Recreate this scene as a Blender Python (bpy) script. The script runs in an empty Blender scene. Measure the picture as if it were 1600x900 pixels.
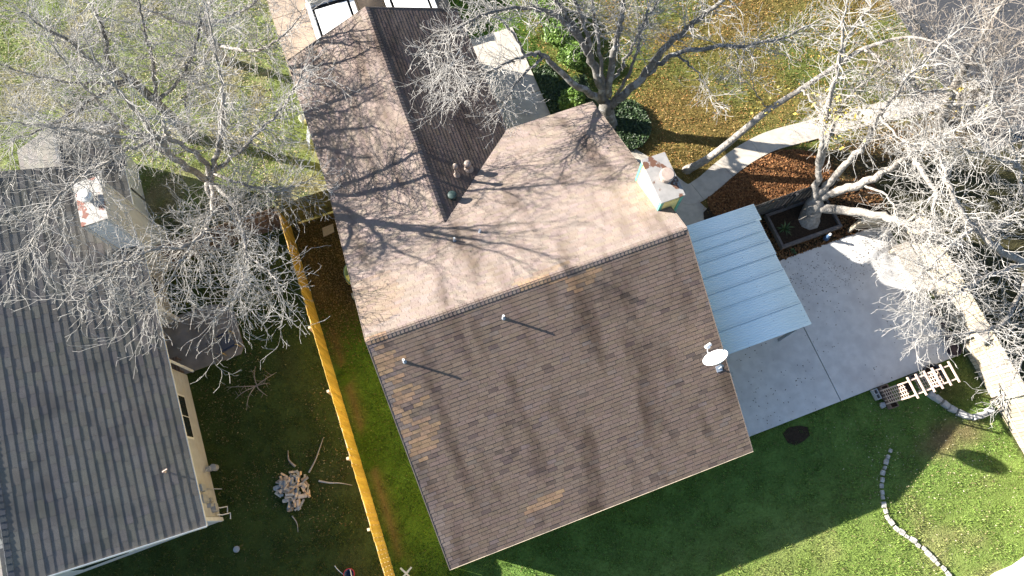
import bpy, math, random
import numpy as np
from mathutils import Vector, Matrix
R = math.radians
rng = random.Random(7)
nrg = np.random.default_rng(11)
scene = bpy.context.scene
COL = scene.collection

# ------------------------------------------------------------------ camera, sky, sun, exposure
cam_d = bpy.data.cameras.new('camera')
cam_d.sensor_width = 36.0
cam_d.lens = 25.336
cam_d.clip_start = 0.1
cam_d.clip_end = 2000
cam = bpy.data.objects.new('camera', cam_d)
COL.objects.link(cam)
cam.location = (2.338, -6.125, 26.606)
cam.rotation_euler = (R(17.567), R(-0.03), R(-20.237))
scene.camera = cam

SUN_EL, SUN_AZ = R(23.5), R(145.0)            # direction towards the sun, azimuth measured from +X
to_sun = Vector((math.cos(SUN_EL) * math.cos(SUN_AZ), math.cos(SUN_EL) * math.sin(SUN_AZ), math.sin(SUN_EL)))
world = bpy.data.worlds.new('World')
scene.world = world
world.use_nodes = True
wn = world.node_tree.nodes
bg = wn['Background']
sky = wn.new('ShaderNodeTexSky')
sky.sky_type = 'NISHITA'
sky.sun_disc = False
sky.sun_elevation = SUN_EL
sky.sun_rotation = math.atan2(to_sun.x, to_sun.y)
sky.air_density = 1.0
sky.dust_density = 0.5
sky.ozone_density = 1.6
bg.inputs['Strength'].default_value = 0.056
world.node_tree.links.new(sky.outputs[0], bg.inputs[0])
sun_d = bpy.data.lights.new('sun', 'SUN')
sun_d.energy = 5.0
sun_d.angle = R(0.45)
sun_d.color = (1.0, 0.94, 0.85)
sun = bpy.data.objects.new('sun', sun_d)
COL.objects.link(sun)
sun.rotation_euler = to_sun.to_track_quat('Z', 'Y').to_euler()
sun.location = (-30, 20, 30)
scene.view_settings.view_transform = 'Standard'
scene.view_settings.look = 'None'
scene.view_settings.gamma = 1.0
scene.view_settings.use_curve_mapping = False
scene.view_settings.exposure = 2.05

# ------------------------------------------------------------------ helpers
MATS = {}
def mat(name, c1, c2=None, scale=6.0, rough=0.85, bump=0.0, bscale=None, metal=0.0, tint=None, stretch=(1, 1, 1),
        spec=0.3, detail=5.0, c3=None, s3=1.0, lo3=0.5, hi3=0.7, st3=(1, 1, 1), trans=0.0, lo=0.35, hi=0.65):
    """two colours mixed by fine noise, an optional third in large patches (wear, and painted shade on the main roof), times an optional per-piece tint"""
    m = bpy.data.materials.new(name)
    m.use_nodes = True
    nt = m.node_tree
    N, L = nt.nodes, nt.links
    b = N['Principled BSDF']
    b.inputs['Roughness'].default_value = rough
    b.inputs['Metallic'].default_value = metal
    b.inputs['Specular IOR Level'].default_value = spec
    geo = N.new('ShaderNodeNewGeometry')
    def noise(sc, st, det):
        mp = N.new('ShaderNodeMapping')
        mp.inputs['Scale'].default_value = st
        L.new(geo.outputs['Position'], mp.inputs[0])
        n = N.new('ShaderNodeTexNoise')
        n.inputs['Scale'].default_value = sc
        n.inputs['Detail'].default_value = det
        L.new(mp.outputs[0], n.inputs['Vector'])
        return n
    def ramp(src, a, z):
        r = N.new('ShaderNodeMapRange')
        r.inputs['From Min'].default_value = a
        r.inputs['From Max'].default_value = z
        L.new(src.outputs[0], r.inputs[0])
        return r
    def mix(fac, a, c, mode='MIX'):
        x = N.new('ShaderNodeMix')
        x.data_type = 'RGBA'
        x.blend_type = mode
        if fac is None: x.inputs[0].default_value = 1.0
        else: L.new(fac, x.inputs[0])
        for i, s in ((6, a), (7, c)):
            if isinstance(s, tuple): x.inputs[i].default_value = s + (1,)
            else: L.new(s, x.inputs[i])
        return x.outputs[2]
    col = None
    if c2 is not None:
        n = noise(scale, stretch, detail)
        col = mix(ramp(n, lo, hi).outputs[0], c1, c2)
    if c3 is not None:
        n3 = noise(s3, st3, 4)
        col = mix(ramp(n3, lo3, hi3).outputs[0], col if col is not None else c1, c3)
    if tint:
        if tint == 'object':
            t = N.new('ShaderNodeObjectInfo').outputs['Color']
        else:
            a = N.new('ShaderNodeAttribute')
            a.attribute_name = tint
            t = a.outputs['Color']
        col = mix(None, col if col is not None else c1, t, 'MULTIPLY')
    if col is None: b.inputs['Base Color'].default_value = tuple(c1) + (1,)
    else: L.new(col, b.inputs['Base Color'])
    if bump:
        nb = noise(bscale or scale, stretch, 6)
        bp = N.new('ShaderNodeBump')
        bp.inputs['Strength'].default_value = 1.0
        bp.inputs['Distance'].default_value = bump
        L.new(nb.outputs[0], bp.inputs['Height'])
        L.new(bp.outputs[0], b.inputs['Normal'])
    if trans:
        b.inputs['Subsurface Weight'].default_value = 0.0
        tr = N.new('ShaderNodeBsdfTranslucent')
        ms = N.new('ShaderNodeMixShader')
        ms.inputs[0].default_value = trans
        if col is None: tr.inputs[0].default_value = tuple(c1) + (1,)
        else: L.new(col, tr.inputs[0])
        L.new(b.outputs[0], ms.inputs[1])
        L.new(tr.outputs[0], ms.inputs[2])
        L.new(ms.outputs[0], N['Material Output'].inputs[0])
    MATS[name] = m
    return m

ORG = {}
def tag(o, label=None, cat=None, group=None, kind=None):
    if label: o['label'] = label
    if cat: o['category'] = cat
    if group: o['group'] = group
    if kind: o['kind'] = kind
    return o

def thing(name, label, cat, loc=(0, 0, 0), group=None):
    o = bpy.data.objects.new(name, None)
    o.empty_display_size = 0.2
    o.location = loc
    COL.objects.link(o)
    ORG[o.name] = Vector(loc)
    return tag(o, label, cat, group)

class MB:
    """collects faces in world metres; build() links them as one mesh object"""
    def __init__(s):
        s.v, s.f, s.c = [], [], []
    def add(s, vs, fs):
        n = len(s.v)
        s.v += [tuple(x) for x in vs]
        s.f += [tuple(i + n for i in f) for f in fs]
        return s
    BF = [(0, 3, 2, 1), (4, 5, 6, 7), (0, 1, 5, 4), (1, 2, 6, 5), (2, 3, 7, 6), (3, 0, 4, 7)]
    def box(s, x0, x1, y0, y1, z0, z1):
        return s.add([(x0, y0, z0), (x1, y0, z0), (x1, y1, z0), (x0, y1, z0), (x0, y0, z1), (x1, y0, z1), (x1, y1, z1), (x0, y1, z1)], s.BF)
    def obox(s, c, size, rot):
        c = Vector(c)
        hx, hy, hz = size[0] / 2, size[1] / 2, size[2] / 2
        vs = [c + rot @ Vector(q) for q in ((-hx, -hy, -hz), (hx, -hy, -hz), (hx, hy, -hz), (-hx, hy, -hz), (-hx, -hy, hz), (hx, -hy, hz), (hx, hy, hz), (-hx, hy, hz))]
        return s.add(vs, s.BF)
    def bar(s, p0, p1, w, h, up=(0, 0, 1)):
        p0, p1 = Vector(p0), Vector(p1)
        d = p1 - p0
        x = d.normalized()
        u = Vector(up)
        y = u.cross(x)
        if y.length < 1e-4: y = Vector((0, 1, 0)).cross(x)
        y.normalize()
        z = x.cross(y)
        rot = Matrix((x, y, z)).transposed()
        return s.obox((p0 + p1) / 2, (d.length, w, h), rot)
    def tube(s, pts, rs, n=8, cap=True):
        pts = [Vector(p) for p in pts]
        if not isinstance(rs, (list, tuple)): rs = [rs] * len(pts)
        base = len(s.v)
        prev = None
        for i, p in enumerate(pts):
            d = (pts[min(i + 1, len(pts) - 1)] - pts[max(i - 1, 0)]).normalized()
            if prev is None:
                a = d.orthogonal().normalized()
            else:
                a = prev - d * prev.dot(d)
                a = a.normalized() if a.length > 1e-5 else d.orthogonal().normalized()
            prev = a
            b = d.cross(a)
            for k in range(n):
                t = 2 * math.pi * k / n
                s.v.append(tuple(p + (a * math.cos(t) + b * math.sin(t)) * rs[i]))
        for i in range(len(pts) - 1):
            for k in range(n):
                k2 = (k + 1) % n
                s.f.append((base + i * n + k, base + i * n + k2, base + (i + 1) * n + k2, base + (i + 1) * n + k))
        if cap:
            s.f.append(tuple(base + k for k in reversed(range(n))))
            s.f.append(tuple(base + (len(pts) - 1) * n + k for k in range(n)))
        return s
    def prism(s, poly, z0, z1):
        n = len(poly)
        vs = [(x, y, z0) for x, y in poly] + [(x, y, z1) for x, y in poly]
        fs = [tuple(reversed(range(n))), tuple(range(n, 2 * n))] + [(i, (i + 1) % n, n + (i + 1) % n, n + i) for i in range(n)]
        return s.add(vs, fs)
    def lathe(s, c, prof, n=20, axis=None, caps=True):
        c = Vector(c)
        rot = (Vector(axis).normalized().to_track_quat('Z', 'Y').to_matrix() if axis else Matrix.Identity(3))
        base = len(s.v)
        for r, z in prof:
            for k in range(n):
                t = 2 * math.pi * k / n
                s.v.append(tuple(c + rot @ Vector((r * math.cos(t), r * math.sin(t), z))))
        for i in range(len(prof) - 1):
            for k in range(n):
                k2 = (k + 1) % n
                s.f.append((base + i * n + k, base + i * n + k2, base + (i + 1) * n + k2, base + (i + 1) * n + k))
        if caps and prof[0][0] > 1e-4: s.f.append(tuple(base + k for k in reversed(range(n))))
        if caps and prof[-1][0] > 1e-4: s.f.append(tuple(base + (len(prof) - 1) * n + k for k in range(n)))
        return s
    def build(s, name, m, parent=None, smooth=False, loc=None, bevel=0.0):
        o0 = ORG.get(parent.name, Vector((0, 0, 0))) if parent else Vector(loc or (0, 0, 0))
        me = bpy.data.meshes.new(name)
        me.from_pydata([(x - o0[0], y - o0[1], z - o0[2]) for x, y, z in s.v], [], s.f)
        if smooth:
            me.polygons.foreach_set('use_smooth', [True] * len(me.polygons))
        me.materials.append(m)
        o = bpy.data.objects.new(name, me)
        COL.objects.link(o)
        if parent:
            o.parent = parent
            ORG[o.name] = o0
        else:
            o.location = o0
            ORG[o.name] = o0
        if bevel:
            bv = o.modifiers.new('bevel', 'BEVEL')
            bv.width = bevel
            bv.segments = 2
        return o

def raw_mesh(name, verts, faces, m, parent=None, col=None, smooth=False, k=3):
    """numpy verts (n,3) and faces (m,k) -> one mesh object, optional per-vertex colour attribute 'tint'"""
    me = bpy.data.meshes.new(name)
    nv, nf = len(verts), len(faces)
    me.vertices.add(nv)
    me.vertices.foreach_set('co', np.ascontiguousarray(verts, dtype=np.float32).ravel())
    me.loops.add(nf * k)
    me.loops.foreach_set('vertex_index', np.ascontiguousarray(faces, dtype=np.int32).ravel())
    me.polygons.add(nf)
    me.polygons.foreach_set('loop_start', np.arange(0, nf * k, k, dtype=np.int32))
    me.update(calc_edges=True)
    me.polygons.foreach_set('use_smooth', np.full(nf, bool(smooth)))
    if col is not None:
        a = me.attributes.new('tint', 'FLOAT_COLOR', 'POINT')
        c4 = np.ones((nv, 4), dtype=np.float32)
        c4[:, :3] = col
        a.data.foreach_set('color', c4.ravel())
    me.materials.append(m)
    o = bpy.data.objects.new(name, me)
    COL.objects.link(o)
    if parent: o.parent = parent
    return o

def copy_of(src, loc, rz=0.0, parent=None, scale=None):
    o = src.copy()
    COL.objects.link(o)
    o.location = loc
    o.rotation_euler = (0, 0, rz) if not isinstance(rz, (tuple, list)) else rz
    if scale: o.scale = scale
    if parent: o.parent = parent
    return o

_GR = {}
def vnoise(x, y, sc, seed=0):
    """smooth value noise 0..1 on numpy arrays"""
    if seed not in _GR: _GR[seed] = np.random.default_rng(seed + 100).random((257, 257))
    g = _GR[seed]
    u, v = np.asarray(x) / sc + 1000.3, np.asarray(y) / sc + 1000.7
    i, j = np.floor(u).astype(int), np.floor(v).astype(int)
    fu, fv = u - i, v - j
    fu, fv = fu * fu * (3 - 2 * fu), fv * fv * (3 - 2 * fv)
    i0, j0, i1, j1 = i % 256, j % 256, (i + 1) % 256, (j + 1) % 256
    return (g[i0, j0] * (1 - fu) + g[i1, j0] * fu) * (1 - fv) + (g[i0, j1] * (1 - fu) + g[i1, j1] * fu) * fv

# ------------------------------------------------------------------ materials
mat('turf_soil', (1, 1, 1), (0.72, 0.7, 0.66), scale=14, tint='tint', rough=0.95, bump=0.03, bscale=22, spec=0.1)
mat('blade', (1, 1, 1), (0.6, 0.62, 0.6), scale=9, tint='tint', rough=0.7, spec=0.2, trans=0.25)
mat('leaf_litter', (1, 1, 1), tint='tint', rough=0.8, spec=0.2, trans=0.12)
mat('concrete', (0.66, 0.645, 0.62), (0.57, 0.555, 0.535), scale=3.0, rough=0.9, bump=0.004, bscale=40, c3=(0.52, 0.50, 0.485), s3=1.1, lo3=0.52, hi3=0.72)
mat('concrete_drive', (0.36, 0.28, 0.215), (0.29, 0.225, 0.175), scale=3, rough=0.92, bump=0.004, bscale=40, c3=(0.22, 0.175, 0.14), s3=0.8)
mat('concrete_walk', (0.50, 0.45, 0.38), (0.42, 0.38, 0.33), scale=4.0, rough=0.9, bump=0.004, bscale=40, c3=(0.36, 0.32, 0.28), s3=1.3)
mat('concrete_old', (0.30, 0.275, 0.25), (0.22, 0.20, 0.18), scale=2.2, rough=0.92, bump=0.005, bscale=30, c3=(0.17, 0.155, 0.14), s3=1.0)
mat('asphalt', (0.035, 0.037, 0.043), (0.055, 0.057, 0.063), scale=18, rough=0.9, bump=0.006, bscale=60)
mat('soil', (0.055, 0.038, 0.026), (0.03, 0.022, 0.016), scale=12, rough=1.0, bump=0.03, bscale=25, spec=0.1)
mat('joint', (0.34, 0.44, 0.52), rough=0.9)
# main roof: brown three-tab shingles, worn; dark streaks also paint in soft tree shadows
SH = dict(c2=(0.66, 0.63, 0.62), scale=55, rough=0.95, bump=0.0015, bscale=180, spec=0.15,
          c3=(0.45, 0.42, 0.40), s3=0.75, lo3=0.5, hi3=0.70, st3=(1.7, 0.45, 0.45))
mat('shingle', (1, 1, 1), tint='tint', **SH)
mat('shingle_single', (1, 1, 1), tint='object', **SH)
SL = dict(c2=(0.7, 0.7, 0.72), scale=45, rough=0.95, bump=0.0015, bscale=160, spec=0.15, c3=(0.6, 0.6, 0.63), s3=0.8, lo3=0.5, hi3=0.7)
mat('grey_shingle', (1, 1, 1), tint='tint', **SL)
mat('grey_shingle_single', (1, 1, 1), tint='object', **SL)
mat('roof_deck', (0.14, 0.11, 0.09), (0.1, 0.08, 0.07), scale=20, rough=0.95)
mat('grey_deck', (0.09, 0.095, 0.10), (0.07, 0.07, 0.08), scale=20, rough=0.95)
mat('yellow_siding', (0.74, 0.62, 0.25), (0.66, 0.55, 0.21), scale=3, rough=0.6, bump=0.002, bscale=14, stretch=(1, 1, 6))
mat('green_trim', (0.13, 0.36, 0.27), (0.10, 0.30, 0.23), scale=5, rough=0.5)
mat('white_paint', (0.78, 0.78, 0.76), (0.70, 0.70, 0.68), scale=5, rough=0.5)
mat('rusty_cap', (0.30, 0.285, 0.27), (0.235, 0.225, 0.215), scale=4, rough=0.5, c3=(0.12, 0.062, 0.04), s3=2.4, lo3=0.58, hi3=0.61)
mat('red_rust_cap', (0.38, 0.36, 0.335), (0.30, 0.285, 0.265), scale=4, rough=0.55, c3=(0.18, 0.06, 0.04), s3=2.2, lo3=0.57, hi3=0.60)
mat('beige_stucco', (0.54, 0.53, 0.51), (0.48, 0.47, 0.455), scale=7, rough=0.85, bump=0.004, bscale=50)
mat('cream_wall', (0.52, 0.52, 0.505), (0.46, 0.46, 0.445), scale=3, rough=0.85, bump=0.003, bscale=50, c3=(0.44, 0.40, 0.32), s3=1.2, lo3=0.55, hi3=0.8)
mat('grey_siding', (0.60, 0.63, 0.67), (0.53, 0.56, 0.60), scale=6, rough=0.7)
mat('window_glass', (0.02, 0.025, 0.03), rough=0.08, spec=0.6)
mat('dark_void', (0.02, 0.02, 0.022), rough=0.9)
mat('galvanised', (0.62, 0.64, 0.66), (0.52, 0.54, 0.56), scale=10, rough=0.4, metal=0.5)
mat('pale_blue_sheet', (0.84, 0.96, 0.99), (0.82, 0.95, 0.98), scale=2.0, rough=0.45, spec=0.5, stretch=(0.4, 2, 2), c3=(0.77, 0.92, 0.97), s3=0.8, lo3=0.55, hi3=0.8)
mat('cedar_yellow', (0.60, 0.38, 0.085), (0.48, 0.29, 0.055), scale=5, rough=0.75, bump=0.002, bscale=30, stretch=(3, 3, 0.5), tint='object', c3=(0.62, 0.42, 0.12), s3=1.4, lo3=0.55, hi3=0.8)
mat('fence_bare', (0.62, 0.50, 0.36), (0.48, 0.38, 0.27), scale=8, rough=0.85, stretch=(3, 3, 0.5))
mat('fence_olive', (0.20, 0.17, 0.06), (0.13, 0.11, 0.045), scale=7, rough=0.9, bump=0.003, bscale=30, stretch=(3, 3, 0.5), tint='object')
mat('fence_brown', (0.18, 0.12, 0.09), (0.12, 0.085, 0.065), scale=7, rough=0.9, stretch=(3, 3, 0.5), tint='object')
mat('fence_grey', (0.085, 0.08, 0.078), (0.055, 0.052, 0.052), scale=7, rough=0.9, stretch=(3, 3, 0.5), tint='object')
mat('fence_pale', (0.42, 0.36, 0.28), (0.30, 0.26, 0.205), scale=7, rough=0.9, bump=0.003, bscale=30, stretch=(3, 3, 0.5), tint='object')
mat('timber_grey', (0.15, 0.135, 0.13), (0.10, 0.09, 0.088), scale=8, rough=0.9, bump=0.003, bscale=40)
mat('arbor_wood', (0.62, 0.48, 0.40), (0.52, 0.39, 0.32), scale=10, rough=0.8)
mat('lattice_dark', (0.20, 0.14, 0.11), (0.14, 0.10, 0.08), scale=10, rough=0.9)
mat('stone_grey', (0.42, 0.42, 0.41), (0.32, 0.32, 0.32), scale=9, rough=0.9, bump=0.01, bscale=14)
mat('bleached_wood', (0.42, 0.38, 0.33), (0.33, 0.29, 0.25), scale=9, rough=0.9, bump=0.006, bscale=20, stretch=(1, 5, 5))
mat('fascia_brown', (0.24, 0.19, 0.155), (0.19, 0.15, 0.125), scale=6, rough=0.8)
mat('stone_white', (0.48, 0.46, 0.42), (0.28, 0.265, 0.24), scale=9, rough=0.9, bump=0.012, bscale=12)
mat('bark', (0.35, 0.325, 0.295), (0.22, 0.20, 0.18), scale=9, rough=0.95, bump=0.035, bscale=16, c3=(0.19, 0.17, 0.15), s3=4.0, lo3=0.52, hi3=0.66)
mat('bark_dark', (0.18, 0.17, 0.158), (0.105, 0.098, 0.09), scale=8, rough=0.95, bump=0.03, bscale=16, c3=(0.27, 0.27, 0.27), s3=3.5, lo3=0.54, hi3=0.62)
mat('twig', (0.44, 0.42, 0.395), (0.30, 0.285, 0.265), scale=2.0, rough=0.85)
mat('twig_brown', (0.34, 0.30, 0.26), (0.24, 0.205, 0.175), scale=2.0, rough=0.85)
mat('yellow_leaf', (0.55, 0.46, 0.09), (0.45, 0.36, 0.06), scale=3, rough=0.6, trans=0.3)
mat('shrub_leaf', (1, 1, 1), tint='tint', rough=0.5, spec=0.4, trans=0.2)
mat('ivy_leaf', (1, 1, 1), tint='tint', rough=0.5, spec=0.4, trans=0.15)
mat('firewood', (0.62, 0.55, 0.47), (0.46, 0.40, 0.34), scale=9, rough=0.9, tint='object', stretch=(1, 1, 1))
mat('pvc_white', (0.74, 0.74, 0.73), rough=0.4)
mat('lead_grey', (0.32, 0.36, 0.42), (0.25, 0.28, 0.33), scale=20, rough=0.6)
mat('vent_cream', (0.36, 0.285, 0.24), (0.29, 0.23, 0.195), scale=12, rough=0.6)
mat('vent_green', (0.035, 0.06, 0.055), (0.025, 0.045, 0.042), scale=8, rough=0.5)
mat('dish_white', (0.80, 0.80, 0.80), rough=0.4)
mat('car_white', (0.78, 0.79, 0.80), rough=0.25, spec=0.5)
mat('rubber', (0.02, 0.02, 0.02), rough=0.8)
mat('tail_red', (0.35, 0.02, 0.02), rough=0.3)
mat('plastic_green', (0.17, 0.25, 0.20), (0.13, 0.20, 0.16), scale=6, rough=0.5)
mat('plastic_yellow', (0.62, 0.58, 0.22), rough=0.6)
mat('pot_dark', (0.05, 0.035, 0.045), (0.035, 0.025, 0.03), scale=9, rough=0.6)
mat('meter_grey', (0.40, 0.41, 0.42), (0.33, 0.34, 0.35), scale=9, rough=0.5)
mat('fabric_blue', (0.035, 0.045, 0.075), rough=0.9)
mat('fabric_grey', (0.10, 0.105, 0.12), rough=0.9)
mat('tan_metal', (0.45, 0.34, 0.15), rough=0.5)
mat('blue_plastic', (0.06, 0.11, 0.20), rough=0.4)
mat('red_plastic', (0.45, 0.05, 0.05), rough=0.4)
mat('pipe_black', (0.03, 0.03, 0.032), rough=0.6)

# ------------------------------------------------------------------ ground
def rect(x, y, x0, x1, y0, y1): return (x > x0) & (x < x1) & (y > y0) & (y < y1)
PATH = [(11.6, 5.6), (12.5, 4.3), (13.2, 3.1), (14.0, 3.1), (15.2, 3.55), (16.4, 3.9), (17.6, 4.05), (19.2, 3.95), (20.8, 3.85), (24, 3.5), (27, 3.2)]
def dist_path(x, y):
    d = np.full(np.shape(x), 99.0)
    for (ax, ay), (bx, by) in zip(PATH, PATH[1:]):
        t = np.clip(((x - ax) * (bx - ax) + (y - ay) * (by - ay)) / ((bx - ax) ** 2 + (by - ay) ** 2), 0, 1)
        d = np.minimum(d, np.hypot(x - ax - t * (bx - ax), y - ay - t * (by - ay)))
    return d
def in_mulch(x, y):
    e = ((x - 16.6) / 2.75) ** 2 + ((y - 2.15) / 1.5) ** 2
    return (e < 1) & (y > 1.25) & (dist_path(x, y) > 0.48)
def paved(x, y):
    p = rect(x, y, 0.25, 10.2, -6.7, 6.7) | rect(x, y, 0.25, 6.8, 6.0, 12.5)
    p |= rect(x, y, 10.0, 20.2, -6.53, -0.8) | rect(x, y, 10.0, 15.3, -0.9, 1.0)
    p |= rect(x, y, 6.7, 9.45, 6.5, 13.2) | rect(x, y, -0.3, 7.3, 12.4, 30)
    p |= rect(x, y, -16.0, -7.2, -2.8, 10.7) | rect(x, y, -10.2, -7.2, 10, 12.2)
    p |= rect(x, y, -7.9, -5.05, 2.8, 5.2)
    p |= rect(x, y, 25.5, 40, 0.5, 40)
    p |= dist_path(x, y) < 0.46
    p |= rect(x, y, 11.0, 13.6, 1.0, 3.4) & (y < 3.4)
    p |= rect(x, y, 15.7, 18.35, -0.4, 1.15)
    p |= (x > 16.6) & (y < -13.55)
    return p
def zone(x, y):
    """base colour of the turf and soil, and how thickly grass grows"""
    n1, n2, n3 = vnoise(x, y, 1.6, 1), vnoise(x, y, 0.55, 2), vnoise(x, y, 4.0, 3)
    g = np.stack([0.085 + 0.03 * n1, 0.150 + 0.045 * n1, 0.022 + 0.012 * n2], -1)
    den = np.full(np.shape(x), 1.0)
    def blend(mask, col, amt=1.0):
        m = (np.asarray(mask, dtype=float) * amt)[..., None]
        g[:] = g * (1 - m) + np.array(col) * m
    back = (y < -6.5) & (x > 0)
    blend(back, (0.165, 0.275, 0.065), 0.9)
    blend(back * np.clip((-8.0 - y) / 3, 0, 1), (0.24, 0.32, 0.075), 0.75)  # sunlit end of the lawn painted brighter than the house-shaded part
    straw = np.clip((n1 * 0.6 + n2 * 0.4 - 0.52) * 5, 0, 1)
    blend(back * straw * np.clip((-9.0 - y) / 3, 0.05, 1), (0.32, 0.30, 0.13), 0.6)  # dry straw, kept mostly to the sunlit end to brighten it
    front = (x > 10.2) & (y > 1.2)
    blend(front, (0.27, 0.175, 0.065), 0.75)
    blend(front * np.clip((n3 * 0.6 + n1 * 0.4 - 0.38) * 4, 0, 1), (0.15, 0.20, 0.05), 0.85)
    nw = (x < 0.3) & (y > 7.3)
    blend(nw, (0.28, 0.33, 0.12), 0.8)
    blend(nw * straw, (0.42, 0.36, 0.24), 0.7)
    strip = (x > -2.1) & (x < 0.4) & (y < 7.3)
    blend(strip, (0.12, 0.21, 0.028), 0.7)
    dirt = strip * np.clip((y - 1.6 + 2.2 * (n1 - 0.5)) / 2.0, 0, 1)
    blend(dirt, (0.13, 0.085, 0.035), 0.85)
    den = den * (1 - 0.82 * dirt)
    edge = strip * np.clip(1 - np.abs(x + 1.75) / 0.35, 0, 1) * np.clip((n2 - 0.45) * 4, 0, 1)
    blend(edge, (0.24, 0.17, 0.075), 0.9)
    den = den * (1 - 0.7 * edge)
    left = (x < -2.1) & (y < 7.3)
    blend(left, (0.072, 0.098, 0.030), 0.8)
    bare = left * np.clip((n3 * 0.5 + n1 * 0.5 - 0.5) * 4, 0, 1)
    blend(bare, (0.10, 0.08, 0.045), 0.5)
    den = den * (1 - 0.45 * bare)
    worn = np.clip(1 - ((x - 18.3) / 1.7) ** 2 - ((y + 9.1) / 0.8) ** 2, 0, 1) * np.clip(0.4 + n2, 0, 1)
    blend(worn, (0.24, 0.165, 0.10), 0.9)
    den = den * (1 - 0.85 * worn)
    bedsoil = ((x > 18.6) & (x < 20.5) & (y > -8.5) & (y < -6.5)) * np.clip((n1 - 0.35) * 3, 0, 1)
    blend(bedsoil, (0.09, 0.065, 0.03), 0.7)
    den = den * (1 - 0.5 * bedsoil)
    right = ((x > 20.3) & (y < 3.0)) | ((x > 18.3) & (y > -0.9) & (y < 3.0) & (x < 20.5))
    blend(right, (0.075, 0.055, 0.035), 0.85)
    den = den * (1 - 0.7 * right)
    under = (rect(x, y, 15.2, 20.3, -0.85, 1.2)).astype(float)
    blend(under, (0.05, 0.035, 0.022), 0.95)
    den = den * (1 - 0.95 * under)
    return g, den

xs = np.concatenate([[-600, -250, -100, -50, -30], np.arange(-18, 34, 0.25), [40, 60, 110, 260, 600]])
ys = np.concatenate([[-600, -250, -100, -40, -25], np.arange(-17, 26, 0.25), [30, 50, 100, 260, 600]])
GX, GY = np.meshgrid(xs, ys, indexing='ij')
gz = 0.05 * (vnoise(GX, GY, 3.0, 5) - 0.5) - 0.03
gv = np.stack([GX, GY, gz], -1).reshape(-1, 3)
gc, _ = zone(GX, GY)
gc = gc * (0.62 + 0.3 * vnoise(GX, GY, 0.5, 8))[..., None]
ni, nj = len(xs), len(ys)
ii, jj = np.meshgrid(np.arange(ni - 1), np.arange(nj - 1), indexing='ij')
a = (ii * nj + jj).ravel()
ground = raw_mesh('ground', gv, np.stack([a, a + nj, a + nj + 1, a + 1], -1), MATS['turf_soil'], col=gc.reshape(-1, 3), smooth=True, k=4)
tag(ground, 'turf and bare soil of the yards around both houses', 'ground', kind='structure')

# paved sheets
def slab(name, poly, z, m, label, cat, depth=0.12):
    o = MB().prism(poly, z - depth, z).build(name, m)
    return tag(o, label, cat, kind='structure')
# back patio: two pours with an open joint between
b = MB()
b.box(10.05, 15.12, -6.53, -0.82, -0.1, 0.02); b.box(15.15, 20.2, -6.53, -0.80, -0.1, 0.02); b.box(10.05, 15.12, -0.8, 1.0, -0.1, 0.018)
tag(b.build('patio', MATS['concrete'], bevel=0.01), 'pale concrete patio slab running out from under the blue metal cover', 'patio', kind='structure')
b = MB()
b.box(6.75, 9.42, 6.6, 9.6, -0.1, 0.02); b.box(6.75, 9.42, 9.62, 13.0, -0.1, 0.02)
tag(b.build('entry_walk', MATS['concrete_walk'], bevel=0.01), 'concrete entry walk in the corner of the house, half in shade', 'pavement', kind='structure')
b = MB()
for x0, x1, y0, y1 in ((-0.3, 3.4, 12.3, 17.0), (3.42, 7.2, 13.05, 17.0), (-0.3, 3.4, 17.02, 22), (3.42, 7.2, 17.02, 22), (-0.3, 7.2, 22.02, 34)):
    b.box(x0, x1, y0, y1, -0.1, 0.016)
tag(b.build('driveway', MATS['concrete_drive'], bevel=0.01), 'tan concrete driveway under the white trucks', 'driveway', kind='structure')
def ribbon(pts, w, z, dz):
    n = len(pts)
    L_, R_ = [], []
    for i, (x, y) in enumerate(pts):
        ax, ay = pts[max(i - 1, 0)]
        bx, by = pts[min(i + 1, n - 1)]
        d = math.hypot(bx - ax, by - ay)
        nx, ny = -(by - ay) / d, (bx - ax) / d
        L_.append((x + nx * w / 2, y + ny * w / 2)); R_.append((x - nx * w / 2, y - ny * w / 2))
    return L_, R_
def catmull(P, per):
    P = [np.array(p, dtype=float) for p in P]
    out = []
    for i in range(len(P) - 1):
        p0, p1, p2, p3 = P[max(i - 1, 0)], P[i], P[i + 1], P[min(i + 2, len(P) - 1)]
        for k in range(per):
            t = k / per
            out.append(0.5 * ((2 * p1) + (p2 - p0) * t + (2 * p0 - 5 * p1 + 4 * p2 - p3) * t * t + (3 * p1 - p0 - 3 * p2 + p3) * t ** 3))
    out.append(P[-1])
    return out
pp = [tuple(q) for q in catmull(PATH, 6)]
Lp, Rp = ribbon(pp, 0.9, 0, 0)
b = MB()
for i in range(len(pp) - 1):
    g_ = 0.012 if i % 8 == 0 else 0.0
    q = [Lp[i], Rp[i], Rp[i + 1], Lp[i + 1]]
    if g_: q = [(x + (0.012 if k in (0, 1) else 0), y) for k, (x, y) in enumerate(q)]
    b.prism(q, -0.1, 0.022)
tag(b.build('garden_path', MATS['concrete_walk']), 'curved tan concrete path round the mulch bed to the street', 'path', kind='structure')
slab('side_landing', [(10.4, 1.02), (13.5, 1.02), (13.75, 2.2), (13.3, 3.3), (12.4, 4.5), (11.3, 5.9), (10.4, 6.4)], 0.012, MATS['concrete_walk'], 'concrete landing beside the yellow chimney', 'pavement')
slab('dark_bed', [(13.25, 1.25), (13.55, 2.1), (14.75, 2.65), (14.4, 1.3)], 0.03, MATS['soil'], 'small pointed bed of black soil beside the blue patio cover', 'flower bed')
slab('street', [(25.6, 0.5), (60, 0.5), (60, 60), (25.6, 60)], 0.01, MATS['asphalt'], 'grey asphalt street beyond the bare trees', 'street')
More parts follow.
